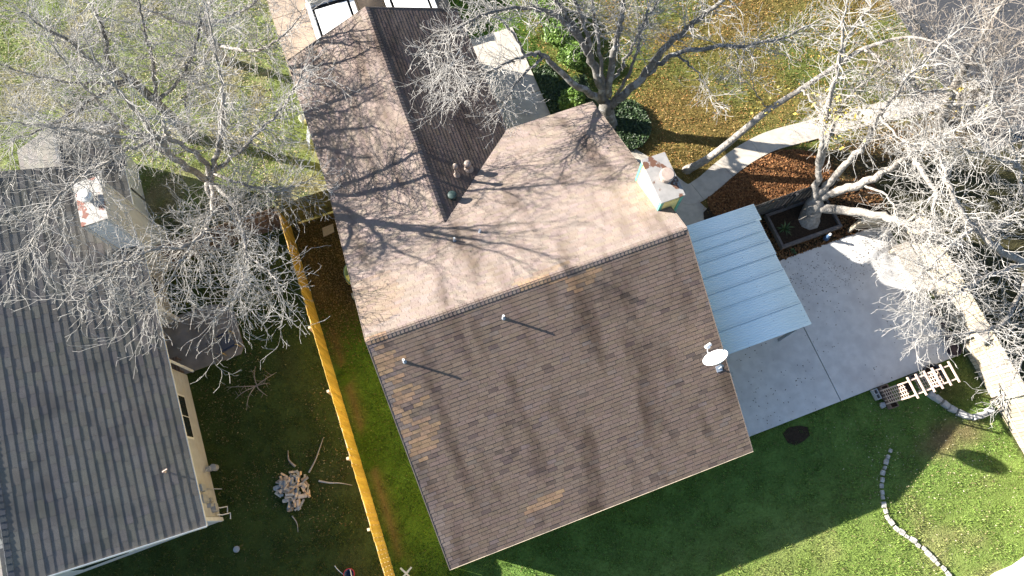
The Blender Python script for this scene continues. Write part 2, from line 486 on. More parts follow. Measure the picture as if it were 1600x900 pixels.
slab('neighbour_patio', [(-7.9, 2.82), (-5.2, 2.86), (-5.04, 3.1), (-5.04, 4.5), (-5.4, 5.0), (-5.9, 5.15), (-7.9, 5.15)], 0.03, MATS['concrete_old'], 'dark stained concrete patio behind the grey roofed house', 'patio')
slab('corner_slab', [(16.7, -13.75), (17.3, -13.62), (18.0, -13.62), (18.6, -13.5), (26, -13.5), (26, -20), (16.7, -20)], 0.04, MATS['concrete'], 'bright sunlit concrete slab at the corner of the lawn', 'slab')
slab('mulch_bed', [(16.6 + 2.75 * math.cos(t), max(1.25, 2.15 + 1.5 * math.sin(t))) for t in [k * math.pi / 16 for k in range(32)]], 0.0, MATS['soil'], 'bed of orange brown leaf mulch inside the curved path', 'mulch bed', depth=0.08)
slab('ash_patch', [(12.6, -6.85), (12.9, -6.72), (13.3, -6.8), (13.55, -6.95), (13.5, -7.25), (13.2, -7.35), (12.85, -7.4), (12.62, -7.2)], -0.012, MATS['soil'], 'patch of black earth on the shaded lawn below the patio', 'soil patch')

# grass blades over the ground in view and a little beyond
def footprint(x, y, m=1.5):
    Q = [(-11.39, 22.18), (31.21, 6.49), (18.19, -14.06), (-14.84, -1.88)]
    ok = np.ones(np.shape(x), dtype=bool)
    for (ax, ay), (bx, by) in zip(Q, Q[1:] + Q[:1]):
        L_ = math.hypot(bx - ax, by - ay)
        ok &= ((x - ax) * (by - ay) - (y - ay) * (bx - ax)) / L_ > -m
    return ok
def gheight(x, y): return 0.05 * (vnoise(x, y, 3.0, 5) - 0.5) - 0.03
NB = 1500000
bx_, by_ = nrg.uniform(-16, 31, NB), nrg.uniform(-15.5, 24, NB)
keep = footprint(bx_, by_) & ~paved(bx_, by_) & ~in_mulch(bx_, by_)
bx_, by_ = bx_[keep], by_[keep]
bc, bd = zone(bx_, by_)
clump = np.clip((vnoise(bx_, by_, 0.16, 21) * 0.55 + vnoise(bx_, by_, 0.4, 22) * 0.45 - 0.5) * 1.7 + 0.5, 0, 1)
keep = nrg.random(len(bx_)) < bd * (0.35 + 0.75 * clump)
bx_, by_, bc, clump = bx_[keep], by_[keep], bc[keep], clump[keep]
nb = len(bx_)
hgt = (0.035 + 0.06 * clump) * nrg.uniform(0.7, 1.35, nb)
ang = nrg.uniform(0, 2 * np.pi, nb)
wid = nrg.uniform(0.009, 0.017, nb)
lean = nrg.uniform(0.2, 1.0, nb) * hgt
la = nrg.uniform(0, 2 * np.pi, nb)
z0 = gheight(bx_, by_) - 0.01
P0 = np.stack([bx_ - np.cos(ang) * wid, by_ - np.sin(ang) * wid, z0], -1)
P1 = np.stack([bx_ + np.cos(ang) * wid, by_ + np.sin(ang) * wid, z0], -1)
P2 = np.stack([bx_ + np.cos(la) * lean, by_ + np.sin(la) * lean, z0 + hgt], -1)
bv = np.stack([P0, P1, P2], 1).reshape(-1, 3)
dry = (nrg.random(nb) < 0.16)[:, None]
bcol = bc * nrg.uniform(0.75, 1.6, nb)[:, None] * (0.75 + 0.5 * clump)[:, None]
bcol = np.where(dry, np.array([0.30, 0.25, 0.12]) * nrg.uniform(0.5, 1.2, nb)[:, None], bcol)
grass = raw_mesh('lawn_grass', bv, np.arange(nb * 3).reshape(-1, 3), MATS['blade'], col=np.repeat(bcol, 3, 0))
tag(grass, 'green and straw coloured grass covering the yards', 'grass', kind='stuff')

def leaves(name, x, y, z, size, cols, label, m='leaf_litter', tilt=0.5, cat='leaves'):
    n = len(x)
    a_ = nrg.uniform(0, 2 * np.pi, n)
    s_ = size * nrg.uniform(0.6, 1.35, n)
    ux, uy = np.cos(a_), np.sin(a_)
    t1, t2 = nrg.normal(0, tilt, n), nrg.normal(0, tilt, n)
    U = np.stack([ux, uy, t1], -1) * s_[:, None]
    V = np.stack([-uy, ux, t2], -1) * (s_ * 0.6)[:, None]
    C_ = np.stack([x, y, z], -1)
    vs = np.stack([C_ - U, C_ + V, C_ + U, C_ - V], 1).reshape(-1, 3)
    cs = np.array(cols)[nrg.integers(0, len(cols), n)] * nrg.uniform(0.6, 1.4, n)[:, None]
    o = raw_mesh(name, vs, np.arange(n * 4).reshape(-1, 4), MATS[m], col=np.repeat(cs, 4, 0), k=4)
    return tag(o, label, cat, kind='stuff') if label else o
def scatter(n, x0, x1, y0, y1, f):
    x, y = nrg.uniform(x0, x1, n), nrg.uniform(y0, y1, n)
    k = f(x, y)
    return x[k], y[k]
BROWN = [(0.23, 0.10, 0.04), (0.18, 0.082, 0.033), (0.28, 0.145, 0.06), (0.12, 0.058, 0.027)]
x, y = scatter(26000, 13.4, 19.6, 1.2, 3.9, lambda x, y: in_mulch(x, y))
leaves('mulch_leaves', x, y, nrg.uniform(0.005, 0.06, len(x)), 0.045, BROWN, 'orange brown leaf mulch filling the bed inside the path')
FRONT = [(0.38, 0.22, 0.08), (0.32, 0.15, 0.05), (0.42, 0.28, 0.12), (0.27, 0.13, 0.045), (0.25, 0.19, 0.05)]
x, y = scatter(52000, 9.6, 26, 1.0, 14.5, lambda x, y: footprint(x, y) & ~paved(x, y) & ~in_mulch(x, y) & (x > 9.7) & (nrg.random(len(x)) < 0.25 + 0.75 * vnoise(x, y, 1.8, 31)))
leaves('lawn_leaves', x, y, gheight(x, y) + nrg.uniform(0.02, 0.07, len(x)), 0.025, FRONT, 'tan fallen leaves lying thick over the front lawn')
x, y = scatter(26000, -14, 0.3, 7.4, 24, lambda x, y: footprint(x, y) & ~paved(x, y) & (vnoise(x, y, 1.5, 32) > 0.42))
leaves('side_yard_leaves', x, y, gheight(x, y) + nrg.uniform(0.02, 0.06, len(x)), 0.03, [(0.46, 0.38, 0.27), (0.40, 0.31, 0.20), (0.36, 0.33, 0.18)], 'dry leaves strewn under the bare trees of the side yard')
x, y = scatter(9000, -2.05, 0.3, 0.5, 7.2, lambda x, y: nrg.random(len(x)) < np.clip((y - 1.0) / 3, 0.05, 1))
leaves('passage_leaves', x, y, gheight(x, y) + 0.02, 0.028, [(0.20, 0.13, 0.05), (0.15, 0.09, 0.035), (0.26, 0.18, 0.08)], 'small brown leaves on the bare passage beside the yellow fence')
x, y = scatter(7000, 15.3, 20.6, -0.9, 1.4, lambda x, y: ~rect(x, y, 10, 20.2, -6.6, -0.83) & (nrg.random(len(x)) < 0.7))
leaves('bed_leaves', x, y, 0.02 + nrg.uniform(0, 0.03, len(x)), 0.04, [(0.17, 0.08, 0.035), (0.11, 0.06, 0.03), (0.22, 0.12, 0.05)], 'dark brown leaves round the raised timber bed')
x, y = scatter(9000, 10.2, 20.2, -6.5, -0.8, lambda x, y: nrg.random(len(x)) < np.where(y > -2.6, 0.35, 0.06) * (vnoise(x, y, 0.9, 33) > 0.42) + np.clip((x - 19.4) * 0.6, 0, 0.5))
leaves('patio_leaves', x, y, np.full(len(x), 0.028), 0.025, [(0.10, 0.09, 0.07), (0.16, 0.12, 0.08), (0.08, 0.075, 0.06)], 'specks of dead leaf blown across the pale patio', tilt=0.15)
x, y = scatter(3000, -7.2, -2.2, -4.5, 7.1, lambda x, y: ~paved(x, y) & (vnoise(x, y, 1.2, 34) > 0.45))
leaves('neighbour_leaves', x, y, gheight(x, y) + 0.05, 0.025, [(0.22, 0.17, 0.07), (0.16, 0.10, 0.05), (0.30, 0.26, 0.14)], 'sparse dead leaves on the dark grass by the firewood pile')
x, y = scatter(1500, 14.0, 20.0, -13.0, -7.0, lambda x, y: nrg.random(len(x)) < 0.5)
leaves('back_lawn_leaves', x, y, gheight(x, y) + 0.07, 0.022, [(0.45, 0.40, 0.28), (0.36, 0.28, 0.16)], 'pale flecks of dry leaf on the back lawn by the stone edging')

# ------------------------------------------------------------------ roofs
CAMP = Vector((2.338, -6.125, 26.606))
def tab_verts(w, e, t):
    a = 0.004
    return [(a, 0, -0.004), (w - a, 0, -0.004), (w - a, e + 0.03, -0.012), (a, e + 0.03, -0.012),
            (a, 0, t), (w - a, 0, t), (w - a, e + 0.03, 0.0), (a, e + 0.03, 0.0)]
def slope_tabs(o, u, v, Lu, Sv, expo, tabw, keep, tint, t=0.0064, jit=0.06, rand_w=False, tv=(0.7, 1.35)):
    """every tab of one roof slope: (matrix columns, width, thickness, tint, score)"""
    o, u, v = Vector(o), Vector(u).normalized(), Vector(v).normalized()
    n = u.cross(v)
    out = []
    k = 0
    while k * expo < Sv - 0.02:
        v0 = k * expo
        e = min(expo, Sv - v0)
        x = -tabw * (0.5 * (k % 2) + 0.17 * ((k * 7) % 3) + rng.uniform(-jit, jit))
        while x < Lu - 0.01:
            w = tabw * (rng.uniform(0.6, 1.35) if rand_w else 1.0)
            a0, a1 = max(x, 0.0), min(x + w, Lu)
            if a1 - a0 > 0.03:
                c = o + u * ((a0 + a1) / 2) + v * (v0 + e / 2)
                if keep(c):
                    d = CAMP - c
                    out.append((o + u * a0 + v * v0, u, v, n, a1 - a0, e, t * rng.uniform(*tv), tint(c, k), d.dot(n) / d.length ** 3 * (a1 - a0)))
            x += w
        k += 1
    return out
def lay(tabs, parent, mj, ms, n_single, expo):
    tabs.sort(key=lambda q: -q[8])
    unit = bpy.data.meshes.new('shingle')
    unit.from_pydata(tab_verts(1.0, expo, 1.0), [], MB.BF)
    unit.materials.append(ms)
    vv = np.array(tab_verts(1.0, expo, 1.0))
    # the unit mesh is 1 m wide and its butt 1 m thick, so each tab scales it to its own width and thickness
    uv = [(x if x < 0.5 else x, y, z) for x, y, z in tab_verts(1.0, expo, 1.0)]
    unit.vertices.foreach_set('co', np.array([(0.006 if x < 0.5 else 0.994, y, z if z == 1.0 else (-1.0 if y == 0 else (-2.0 if z < -0.005 else 0.0))) for x, y, z in uv], dtype=np.float32).ravel())
    for p, u, v, n, w, e, t, c, s in tabs[:n_single]:
        o = bpy.data.objects.new('shingle', unit)
        COL.objects.link(o)
        o.parent = parent
        M4 = Matrix.Identity(4)
        for r in range(3):
            M4[r][0], M4[r][1], M4[r][2], M4[r][3] = u[r] * w, v[r], n[r] * t, p[r]
        o.matrix_local = M4
        o.color = (c[0], c[1], c[2], 1)
    rest = tabs[n_single:]
    if not rest: return
    V_, C_ = [], []
    for p, u, v, n, w, e, t, c, s in rest:
        for x, y, z in tab_verts(w, expo, t):
            V_.append(tuple(p + u * x + v * (y if y == 0 else e + 0.03) + n * z))
            C_.append(c)
    nf = len(rest)
    F_ = (np.arange(nf)[:, None, None] * 8 + np.array(MB.BF)[None]).reshape(-1, 4)
    o = raw_mesh('shingle_field', np.array(V_), F_, mj, parent=parent, col=np.array(C_), k=4)
    o['kind'] = 'stuff'

EAVE, PITCH, WID, DEP = 2.6, 0.458, 10.41, 6.92
RIDGE = EAVE + PITCH * DEP
XW, WW, YE = 3.475, 3.475, 12.69
WRIDGE = EAVE + PITCH * WW
sl = math.hypot(1, PITCH)
house = thing('yellow_house', 'yellow house with worn brown shingle roof, wing and chimney in the middle', 'house', (0, 0, 0))
# walls
b = MB()
b.box(0.32, 10.08, -6.55, 6.55, -0.1, 2.55)
for x0, x1 in ((0.32, 0.42), (9.98, 10.08)):
    pts = [(-6.55, 2.55), (6.55, 2.55), (0, 2.55 + PITCH * 6.55)]
    n0 = len(b.v)
    b.add([(x0, y, z) for y, z in pts] + [(x1, y, z) for y, z in pts], [(0, 1, 2), (5, 4, 3), (0, 3, 4, 1), (1, 4, 5, 2), (2, 5, 3, 0)])
b.box(0.34, 6.6, 6.5, 12.35, -0.1, 2.55)
pts = [(0.34, 2.55), (6.6, 2.55), (3.475, 2.55 + PITCH * 3.13)]
b.add([(x, 12.25, z) for x, z in pts] + [(x, 12.35, z) for x, z in pts], [(0, 2, 1), (3, 4, 5), (0, 1, 4, 3), (1, 2, 5, 4), (2, 0, 3, 5)])
b.build('wall', MATS['yellow_siding'], house)
# roof deck: sheathing with a fascia thickness
def deck(mb, poly3, th=0.09):
    n = len(poly3)
    mb.add([tuple(p) for p in poly3] + [(p[0], p[1], p[2] - th) for p in poly3],
           [tuple(range(n)), tuple(reversed(range(n, 2 * n)))] + [(i, n + i, n + (i + 1) % n, (i + 1) % n) for i in range(n)])
b = MB()
deck(b, [(0, -DEP, EAVE), (WID, -DEP, EAVE), (WID, 0, RIDGE), (0, 0, RIDGE)])
deck(b, [(0, 0, RIDGE), (WID, 0, RIDGE), (WID, DEP, EAVE), (0, DEP, EAVE)])
deck(b, [(0, 3.3, EAVE), (XW, 3.3, WRIDGE), (XW, YE, WRIDGE), (0, YE, EAVE)])
deck(b, [(XW, 3.3, WRIDGE), (2 * WW, 3.3, EAVE), (2 * WW, YE, EAVE), (XW, YE, WRIDGE)])
for q in range(len(b.v)):
    x, y, z = b.v[q]
    b.v[q] = (x, y, z - 0.006)
roof = b.build('roof', MATS['roof_deck'], house)

BROWN_S = np.array([0.205, 0.152, 0.120])  # south slope brown, darkened for the grazing sun it gets
def var(c, a=0.16): return tuple(float(q) for q in np.array(c) * rng.uniform(1 - a, 1 + a) * np.array([1, rng.uniform(0.97, 1.03), rng.uniform(0.95, 1.05)]))
def tint_s(c, k):
    x, y = c.x, c.y
    jag = 0.25 * math.sin(k * 1.7) + 0.15 * math.sin(k * 0.6)
    tan = (-1.35 < y < -0.2 and x < 0.75 + jag * 0.8 and not (x > 0.3 and y > -0.45)) or (-3.65 < y < -1.5 and 0.12 < x < 1.02 + jag - 0.22 * abs(y + 2.5) and not (-2.35 > y > -2.55 and x > 0.5))
    tan = tan or (-6.22 < y < -5.93 and 2.85 + 0.3 * (k % 3) - 0.2 < x < 4.0 + 0.12 * (k % 3)) or (-0.72 < y < -0.10 and 5.6 - y < x < 7.6 + jag + 1.2 * y)
    if tan and rng.random() < (0.9 if y < -1.4 else 0.55): return var((0.325, 0.215, 0.135), 0.14)
    if x < 0.28: return var((0.235, 0.185, 0.158), 0.12)
    r_ = rng.random()
    if r_ < 0.03: return var((0.20, 0.157, 0.135), 0.08)
    if r_ < 0.09: return var((0.14, 0.105, 0.09), 0.08)
    return var(BROWN_S, 0.09)
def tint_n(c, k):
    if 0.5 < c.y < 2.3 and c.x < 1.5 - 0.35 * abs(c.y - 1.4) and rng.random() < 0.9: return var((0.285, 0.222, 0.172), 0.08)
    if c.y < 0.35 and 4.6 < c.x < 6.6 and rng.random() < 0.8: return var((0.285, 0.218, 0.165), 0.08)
    return var((0.285, 0.232, 0.20), 0.09)  # sunlit north slope: same shingles, sun put into a lighter tint
def tint_w(c, k): return var((0.255, 0.208, 0.18) if c.x < XW else (0.155, 0.118, 0.10), 0.10)  # wing's east side painted darker for the shade it lies in
ex, tw = 0.1275, 0.305
SS = DEP * sl
def wing_side(c): return c.z > 0
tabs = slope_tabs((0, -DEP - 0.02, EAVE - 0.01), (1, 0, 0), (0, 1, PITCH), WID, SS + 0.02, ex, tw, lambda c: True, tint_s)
def keep_n(c):
    # hidden where the wing roof stands above this slope
    z_w = WRIDGE - PITCH * abs(c.x - XW)
    return not (c.y > 3.2 and c.x < 2 * WW and z_w > c.z + 0.10)
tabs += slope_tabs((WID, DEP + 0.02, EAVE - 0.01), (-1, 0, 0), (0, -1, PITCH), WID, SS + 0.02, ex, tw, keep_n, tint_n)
def z_main(y): return RIDGE - PITCH * abs(y)
def keep_w(c): return c.z > z_main(c.y) - 0.09 if c.y < DEP else True
SW = WW * sl
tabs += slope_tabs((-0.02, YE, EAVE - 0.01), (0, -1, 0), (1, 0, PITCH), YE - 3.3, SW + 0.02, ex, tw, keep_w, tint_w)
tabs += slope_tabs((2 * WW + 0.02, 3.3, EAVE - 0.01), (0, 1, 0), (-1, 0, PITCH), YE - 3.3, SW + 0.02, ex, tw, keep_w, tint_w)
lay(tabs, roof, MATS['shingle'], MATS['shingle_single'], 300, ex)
# ridge caps: short folded pieces lapping along the ridge
def caps(p0, p1, side, m, n_name, parent, pitch, step=0.127, hw=0.125, cols=None, name='ridge_cap'):
    p0, p1 = Vector(p0), Vector(p1)
    d = (p1 - p0)
    n_ = int(d.length / step)
    x = d.normalized()
    y = Vector(side)
    L_ = step + 0.03
    dz = -hw * pitch
    vs = []
    for lx, th in ((-0.03, 0.003), (step, 0.015)):
        for ly, lz in ((-hw, dz), (0, 0), (hw, dz)):
            vs.append((lx, ly, lz + th))
            vs.append((lx, ly, lz - 0.006))
    fs = [(0, 2, 8, 6), (2, 4, 10, 8), (1, 7, 9, 3), (3, 9, 11, 5), (0, 1, 3, 2), (2, 3, 5, 4), (0, 6, 7, 1), (4, 5, 11, 10), (6, 8, 9, 7), (8, 10, 11, 9)]
    me = bpy.data.meshes.new(n_name)
    me.from_pydata(vs, [], fs)
    me.materials.append(m)
    for i in range(n_):
        o = bpy.data.objects.new(name, me)
        COL.objects.link(o)
        o.parent = parent
        q = p0 + x * (i * step)
        M4 = Matrix.Identity(4)
        z = Vector((0, 0, 1))
        for r in range(3):
            M4[r][0], M4[r][1], M4[r][2], M4[r][3] = x[r], y[r], z[r], q[r] + z[r] * 0.004
        o.matrix_local = M4
        o.color = cols(i) + (1,)
caps((0.0, 0, RIDGE), (WID, 0, RIDGE), (0, 1, 0), MATS['shingle_single'], 'ridge_cap', roof, PITCH,
     cols=lambda i: var((0.30, 0.21, 0.14), 0.08) if (i < 5 or 37 < i < 46) else var((0.215, 0.172, 0.15), 0.1))
caps((XW, YE, WRIDGE), (XW, 3.5, WRIDGE), (1, 0, 0), MATS['shingle_single'], 'ridge_cap', roof, PITCH, cols=lambda i: var((0.20, 0.16, 0.14), 0.1))
# eave and rake metal
b = MB()
for x0, x1, y0 in ((0, WID, -DEP - 0.045), ):
    MB().box(-0.02, WID + 0.02, -DEP - 0.05, -DEP - 0.025, EAVE - 0.13, EAVE - 0.014).build('fascia', MATS['fence_bare'], house)
for xx in (-0.028, WID + 0.003):
    for s_ in (-1, 1):
        b = MB(); b.bar((xx + 0.012, s_ * DEP, EAVE - 0.06), (xx + 0.012, 0, RIDGE - 0.06), 0.024, 0.13); b.build('fascia', MATS['fascia_brown'], house)
for xe in (XW - WW - 0.03, XW + WW + 0.03):
    b = MB(); b.bar((xe, YE + 0.015, EAVE - 0.06), (XW, YE + 0.015, WRIDGE - 0.06), 0.024, 0.13); b.build('fascia', MATS['fascia_brown'], house)

def roof_z(x, y):
    z = RIDGE - PITCH * abs(y)
    if y > 3.3 and x < 2 * WW: z = max(z, WRIDGE - PITCH * abs(x - XW)) if y < DEP else WRIDGE - PITCH * abs(x - XW)
    return z
def pipe_vent(x, y, h, r, m, nm='vent_pipe'):
    z = roof_z(x, y)
    o = MB().tube([(x, y, z - 0.1), (x, y, z + h)], r, 12).build(nm, MATS[m], house, smooth=False)
    MB().lathe((x, y, z - 0.02), [(r * 2.2, -0.03), (r * 1.9, 0.02), (r * 1.2, 0.08), (r * 1.02, 0.085)], 12).build('flashing', MATS['lead_grey'], o)
    MB().lathe((x, y, z + h - 0.01), [(r * 0.98, 0), (r * 1.18, 0.0), (r * 1.18, 0.03), (r * 0.7, 0.03), (r * 0.68, -0.02), (0.0, -0.02)], 12).build('rim', MATS['white_paint'], o)
pipe_vent(0.86, -0.88, 0.27, 0.032, 'lead_grey')
pipe_vent(4.09, -0.66, 0.25, 0.032, 'lead_grey')
pipe_vent(3.56, 2.58, 0.22, 0.03, 'lead_grey')
pipe_vent(4.44, 2.58, 0.16, 0.03, 'lead_grey')
def flue_vent(x, y, h, r, rc):
    z = roof_z(x, y)
    o = MB().tube([(x, y, z - 0.1), (x, y, z + h)], r, 14).build('flue_vent', MATS['vent_cream'], house)
    MB().lathe((x, y, z + h), [(rc, -0.16), (rc, -0.02), (rc * 0.85, 0.05), (rc * 0.4, 0.08), (0, 0.085)], 16).build('cap', MATS['vent_cream'], o, smooth=True)
    MB().lathe((x, y, z), [(r * 2.3, -0.03), (r * 2.0, 0.04), (r * 1.2, 0.12)], 14).build('flashing', MATS['vent_cream'], o)
flue_vent(4.47, 5.22, 0.72, 0.055, 0.085)
flue_vent(4.95, 5.42, 0.42, 0.085, 0.13)
zt = roof_z(4.05, 4.38)
o = MB().lathe((4.05, 4.38, zt), [(0.15, -0.12), (0.13, 0.1), (0.125, 0.16)], 18).build('turbine_vent', MATS['vent_green'], house, smooth=True)
MB().lathe((4.05, 4.38, zt + 0.16), [(0.155, -0.02), (0.155, 0.06), (0.14, 0.075), (0, 0.08)], 18).build('cap', MATS['vent_green'], o, smooth=True)

# chimney on the east gable
CX0, CX1, CY0, CY1, CT = 9.98, 10.72, 1.03, 2.55, 5.93
chim = MB().box(CX0, CX1, CY0, CY1, 0.0, CT).build('chimney', MATS['yellow_siding'], house)
for i in range(9):                                                    # lapped boards on the sunny and south faces
    z0_ = 4.05 + i * 0.21
    if z0_ + 0.2 < CT:
        MB().box(CX0 + 0.1, CX1 - 0.1, CY0 - 0.012, CY0 + 0.02, z0_, z0_ + 0.2).build('siding_board', MATS['yellow_siding'], chim)
        MB().box(CX0 - 0.012, CX0 + 0.02, CY0 + 0.1, CY1 - 0.1, z0_, z0_ + 0.2).build('siding_board', MATS['yellow_siding'], chim)
for sx, cx in ((-1, CX0), (1, CX1)):
    for sy, cy in ((-1, CY0), (1, CY1)):
        b = MB()
        xa, xb = sorted((cx + sx * 0.022, cx - sx * 0.085)); ya, yb = sorted((cy + sy * 0.022, cy - sy * 0.085))
        b.box(xa, xb, ya, yb, 0.0, CT - 0.002)
        b.build('corner_trim', MATS['green_trim'], chim)
cap = MB().box(CX0 - 0.045, CX1 + 0.045, CY0 - 0.045, CY1 + 0.045, CT, CT + 0.05).build('chimney_cap', MATS['rusty_cap'], chim, bevel=0.006)
fx, fy = 10.40, 1.72
MB().tube([(fx, fy, CT + 0.045), (fx, fy, CT + 0.26)], 0.17, 20).build('flue', MATS['vent_cream'], chim)
MB().lathe((fx, fy, CT + 0.26), [(0.235, 0.03), (0.235, 0.10), (0.20, 0.125), (0, 0.13)], 24).build('flue_cap', MATS['vent_cream'], chim)
# front door and windows on the walls under the eaves
for (x0, x1, y0, y1, z0_, z1_) in ((0.29, 0.34, -3.6, -2.2, 0.9, 2.1), (0.29, 0.34, 1.0, 2.4, 0.9, 2.1), (3.0, 4.6, -6.58, -6.53, 0.9, 2.1), (7.2, 8.8, -6.58, -6.53, 0.9, 2.1)):
    w_ = MB().box(x0, x1, y0, y1, z0_, z1_).build('window', MATS['green_trim'], house)
    dx, dy = (0.01, 0) if x1 - x0 < 0.1 else (0, 0.01)
    MB().box(x0 - dx, x1 - 0.02 if dx else x1 - 0.08, y0 + 0.08 if dx else y0 - dy, y1 - 0.08 if dx else y1 - 0.02, z0_ + 0.08, z1_ - 0.08).build('pane', MATS['window_glass'], w_)
d_ = MB().box(10.06, 10.12, -5.4, -3.9, 0.02, 2.1).build('door', MATS['green_trim'], house)
MB().box(10.11, 10.13, -5.3, -4.0, 0.3, 1.95).build('pane', MATS['window_glass'], d_)

# ------------------------------------------------------------------ grey roofed neighbour
gh = thing('grey_house', 'grey shingled house with beige walls and tall siding chimney on the left', 'house', (-7.3, 0, 0))
GE, GP, GX_E, GX_R, GY0, GY1 = 2.6, 0.452, -6.86, -11.57, -3.05, 10.6
GRZ = GE + GP * (GX_E - GX_R)
gx_w = 2 * GX_R - GX_E
b = MB()
b.box(-15.8, -7.3, -2.75, 2.78, -0.1, 2.5)
b.box(-15.8, -8.6, 2.7, 5.0, -0.1, 2.5)
b.box(-15.8, -7.32, 4.95, 10.4, -0.1, 2.5)
pts = [(-15.8, 2.5), (-7.3, 2.5), (GX_R, 2.5 + GP * 4.2)]
b.add([(x, -2.75, z) for x, z in pts] + [(x, -2.65, z) for x, z in pts], [(0, 1, 2), (5, 4, 3), (0, 3, 4, 1), (1, 4, 5, 2), (2, 5, 3, 0)])
b.box(-10.0, -7.32, 10.3, 12.1, -0.1, 2.5)
pts = [(-10.0, 2.5), (-7.32, 2.5), (-8.6, 2.5 + GP * 1.3)]
b.add([(x, 12.0, z) for x, z in pts] + [(x, 12.1, z) for x, z in pts], [(0, 2, 1), (3, 4, 5), (0, 1, 4, 3), (1, 2, 5, 4), (2, 0, 3, 5)])
b.build('wall', MATS['cream_wall'], gh)
b = MB()
deck(b, [(GX_E, GY0, GE), (GX_E, GY1, GE), (GX_R, GY1, GRZ), (GX_R, GY0, GRZ)])
deck(b, [(GX_R, GY0, GRZ), (GX_R, GY1, GRZ), (gx_w, GY1, GE), (gx_w, GY0, GE)])
NX, NW_ = -8.58, 1.83
NZ = GE + GP * NW_
deck(b, [(NX + NW_, 10.4, GE), (NX + NW_, 12.4, GE), (NX, 12.4, NZ), (NX, 10.4, NZ)])
deck(b, [(NX, 10.4, NZ), (NX, 12.4, NZ), (NX - NW_, 12.4, GE), (NX - NW_, 10.4, GE)])
for q in range(len(b.v)):
    x, y, z = b.v[q]
    b.v[q] = (x, y, z - 0.008)
groof = b.build('roof', MATS['grey_deck'], gh)
def tint_g(c, k):
    r_ = rng.random()
    base = (0.172, 0.162, 0.146) if r_ < 0.88 else (0.155, 0.146, 0.132)
    return var(base, 0.05)
sg = math.hypot(1, GP)
og = -ORG['grey_house']
def at_g(p): return (p[0] + 7.3, p[1], p[2])
def keep_g(c):
    w = c - Vector((7.3, 0, 0))
    return not (-7.62 < w.x < -6.6 and 7.02 < w.y < 8.62)
tabs = slope_tabs(at_g((GX_E + 0.02, GY0, GE - 0.01)), (0, 1, 0), (-1, 0, GP), GY1 - GY0, (GX_E - GX_R) * sg + 0.02, 0.24, 0.42, keep_g, tint_g, t=0.0105, rand_w=True, tv=(0.8, 1.22))
tabs += slope_tabs(at_g((NX + NW_ + 0.02, 10.6, GE - 0.01)), (0, 1, 0), (-1, 0, GP), 1.8, NW_ * sg + 0.02, 0.24, 0.42, lambda c: True, tint_g, t=0.0105, rand_w=True, tv=(0.8, 1.22))
tabs += slope_tabs(at_g((GX_R - 2.2, GY1, GRZ - 2.2 * GP)), (0, -1, 0), (1, 0, GP), GY1 - GY0, 2.2 * sg, 0.24, 0.42, lambda c: True, tint_g, t=0.0105, rand_w=True, tv=(0.8, 1.22))
tabs += slope_tabs(at_g((NX - NW_ - 0.02, 12.4, GE - 0.01)), (0, -1, 0), (1, 0, GP), 1.8, NW_ * sg + 0.02, 0.24, 0.42, lambda c: True, tint_g, t=0.0105, rand_w=True, tv=(0.8, 1.22))
lay(tabs, groof, MATS['grey_shingle'], MATS['grey_shingle_single'], 300, 0.24)
caps(at_g((GX_R, GY1, GRZ)), at_g((GX_R, GY0, GRZ)), (1, 0, 0), MATS['grey_shingle_single'], 'ridge_cap', groof, GP, step=0.2, hw=0.15, cols=lambda i: var((0.10, 0.105, 0.11), 0.12))
caps(at_g((NX, 12.4, NZ)), at_g((NX, 10.7, NZ)), (1, 0, 0), MATS['grey_shingle_single'], 'ridge_cap', groof, GP, step=0.2, hw=0.15, cols=lambda i: var((0.10, 0.105, 0.11), 0.12))
# white gutter along the eave, bargeboard on the south gable
b = MB()
for y0, y1 in ((GY0 - 0.01, 7.0), (8.65, 10.6), (10.62, 12.4)):
    MB().box(GX_E + 0.022, GX_E + 0.045, y0, y1, GE - 0.10, GE - 0.018).build('gutter', MATS['white_paint'], gh)
for s_ in (1, -1):
    xa = GX_E + 0.02 if s_ > 0 else gx_w - 0.02
    b = MB(); b.bar((xa, GY0 - 0.02, GE - 0.09), (GX_R, GY0 - 0.02, GRZ - 0.09), 0.03, 0.24); b.build('bargeboard', MATS['white_paint'], gh)
b = MB(); b.box(-7.32, -7.2, -2.77, -2.64, 0.0, 2.5); b.build('corner_board', MATS['white_paint'], gh)
b = MB(); b.bar((-15.5, -2.775, 2.42), (-7.28, -2.775, 2.42), 0.03, 0.16); b.build('frieze_board', MATS['white_paint'], gh)
lv = MB().box(-11.6, -9.9, -2.80, -2.74, 1.0, 2.2).build('window', MATS['white_paint'], gh)
MB().box(-11.5, -10.0, -2.815, -2.79, 1.1, 2.1).build('pane', MATS['window_glass'], lv)
wf = MB().box(-7.32, -7.25, 0.15, 1.8, 0.80, 1.75).build('window', MATS['white_paint'], gh)
for ya in (0.22, 0.99):
    MB().box(-7.275, -7.238, ya, ya + 0.73, 0.86, 1.67).build('pane', MATS['window_glass'], wf)
wf = MB().box(-7.34, -7.28, 5.75, 6.55, 0.7, 1.9).build('window', MATS['white_paint'], gh)
MB().box(-7.29, -7.265, 5.83, 6.47, 0.78, 1.82).build('pane', MATS['dark_void'], wf)
MB().box(-8.62, -8.56, 3.2, 4.1, 0.0, 2.05).build('door', MATS['dark_void'], gh)
b = MB(); b.tube([(-7.05, 2.84, 0.0), (-7.05, 2.84, 2.5)], 0.05, 8); b.build('porch_post', MATS['white_paint'], gh)
b = MB(); b.box(-7.14, -7.04, 4.9, 5.0, 0.0, 2.5); b.build('porch_post', MATS['white_paint'], gh)
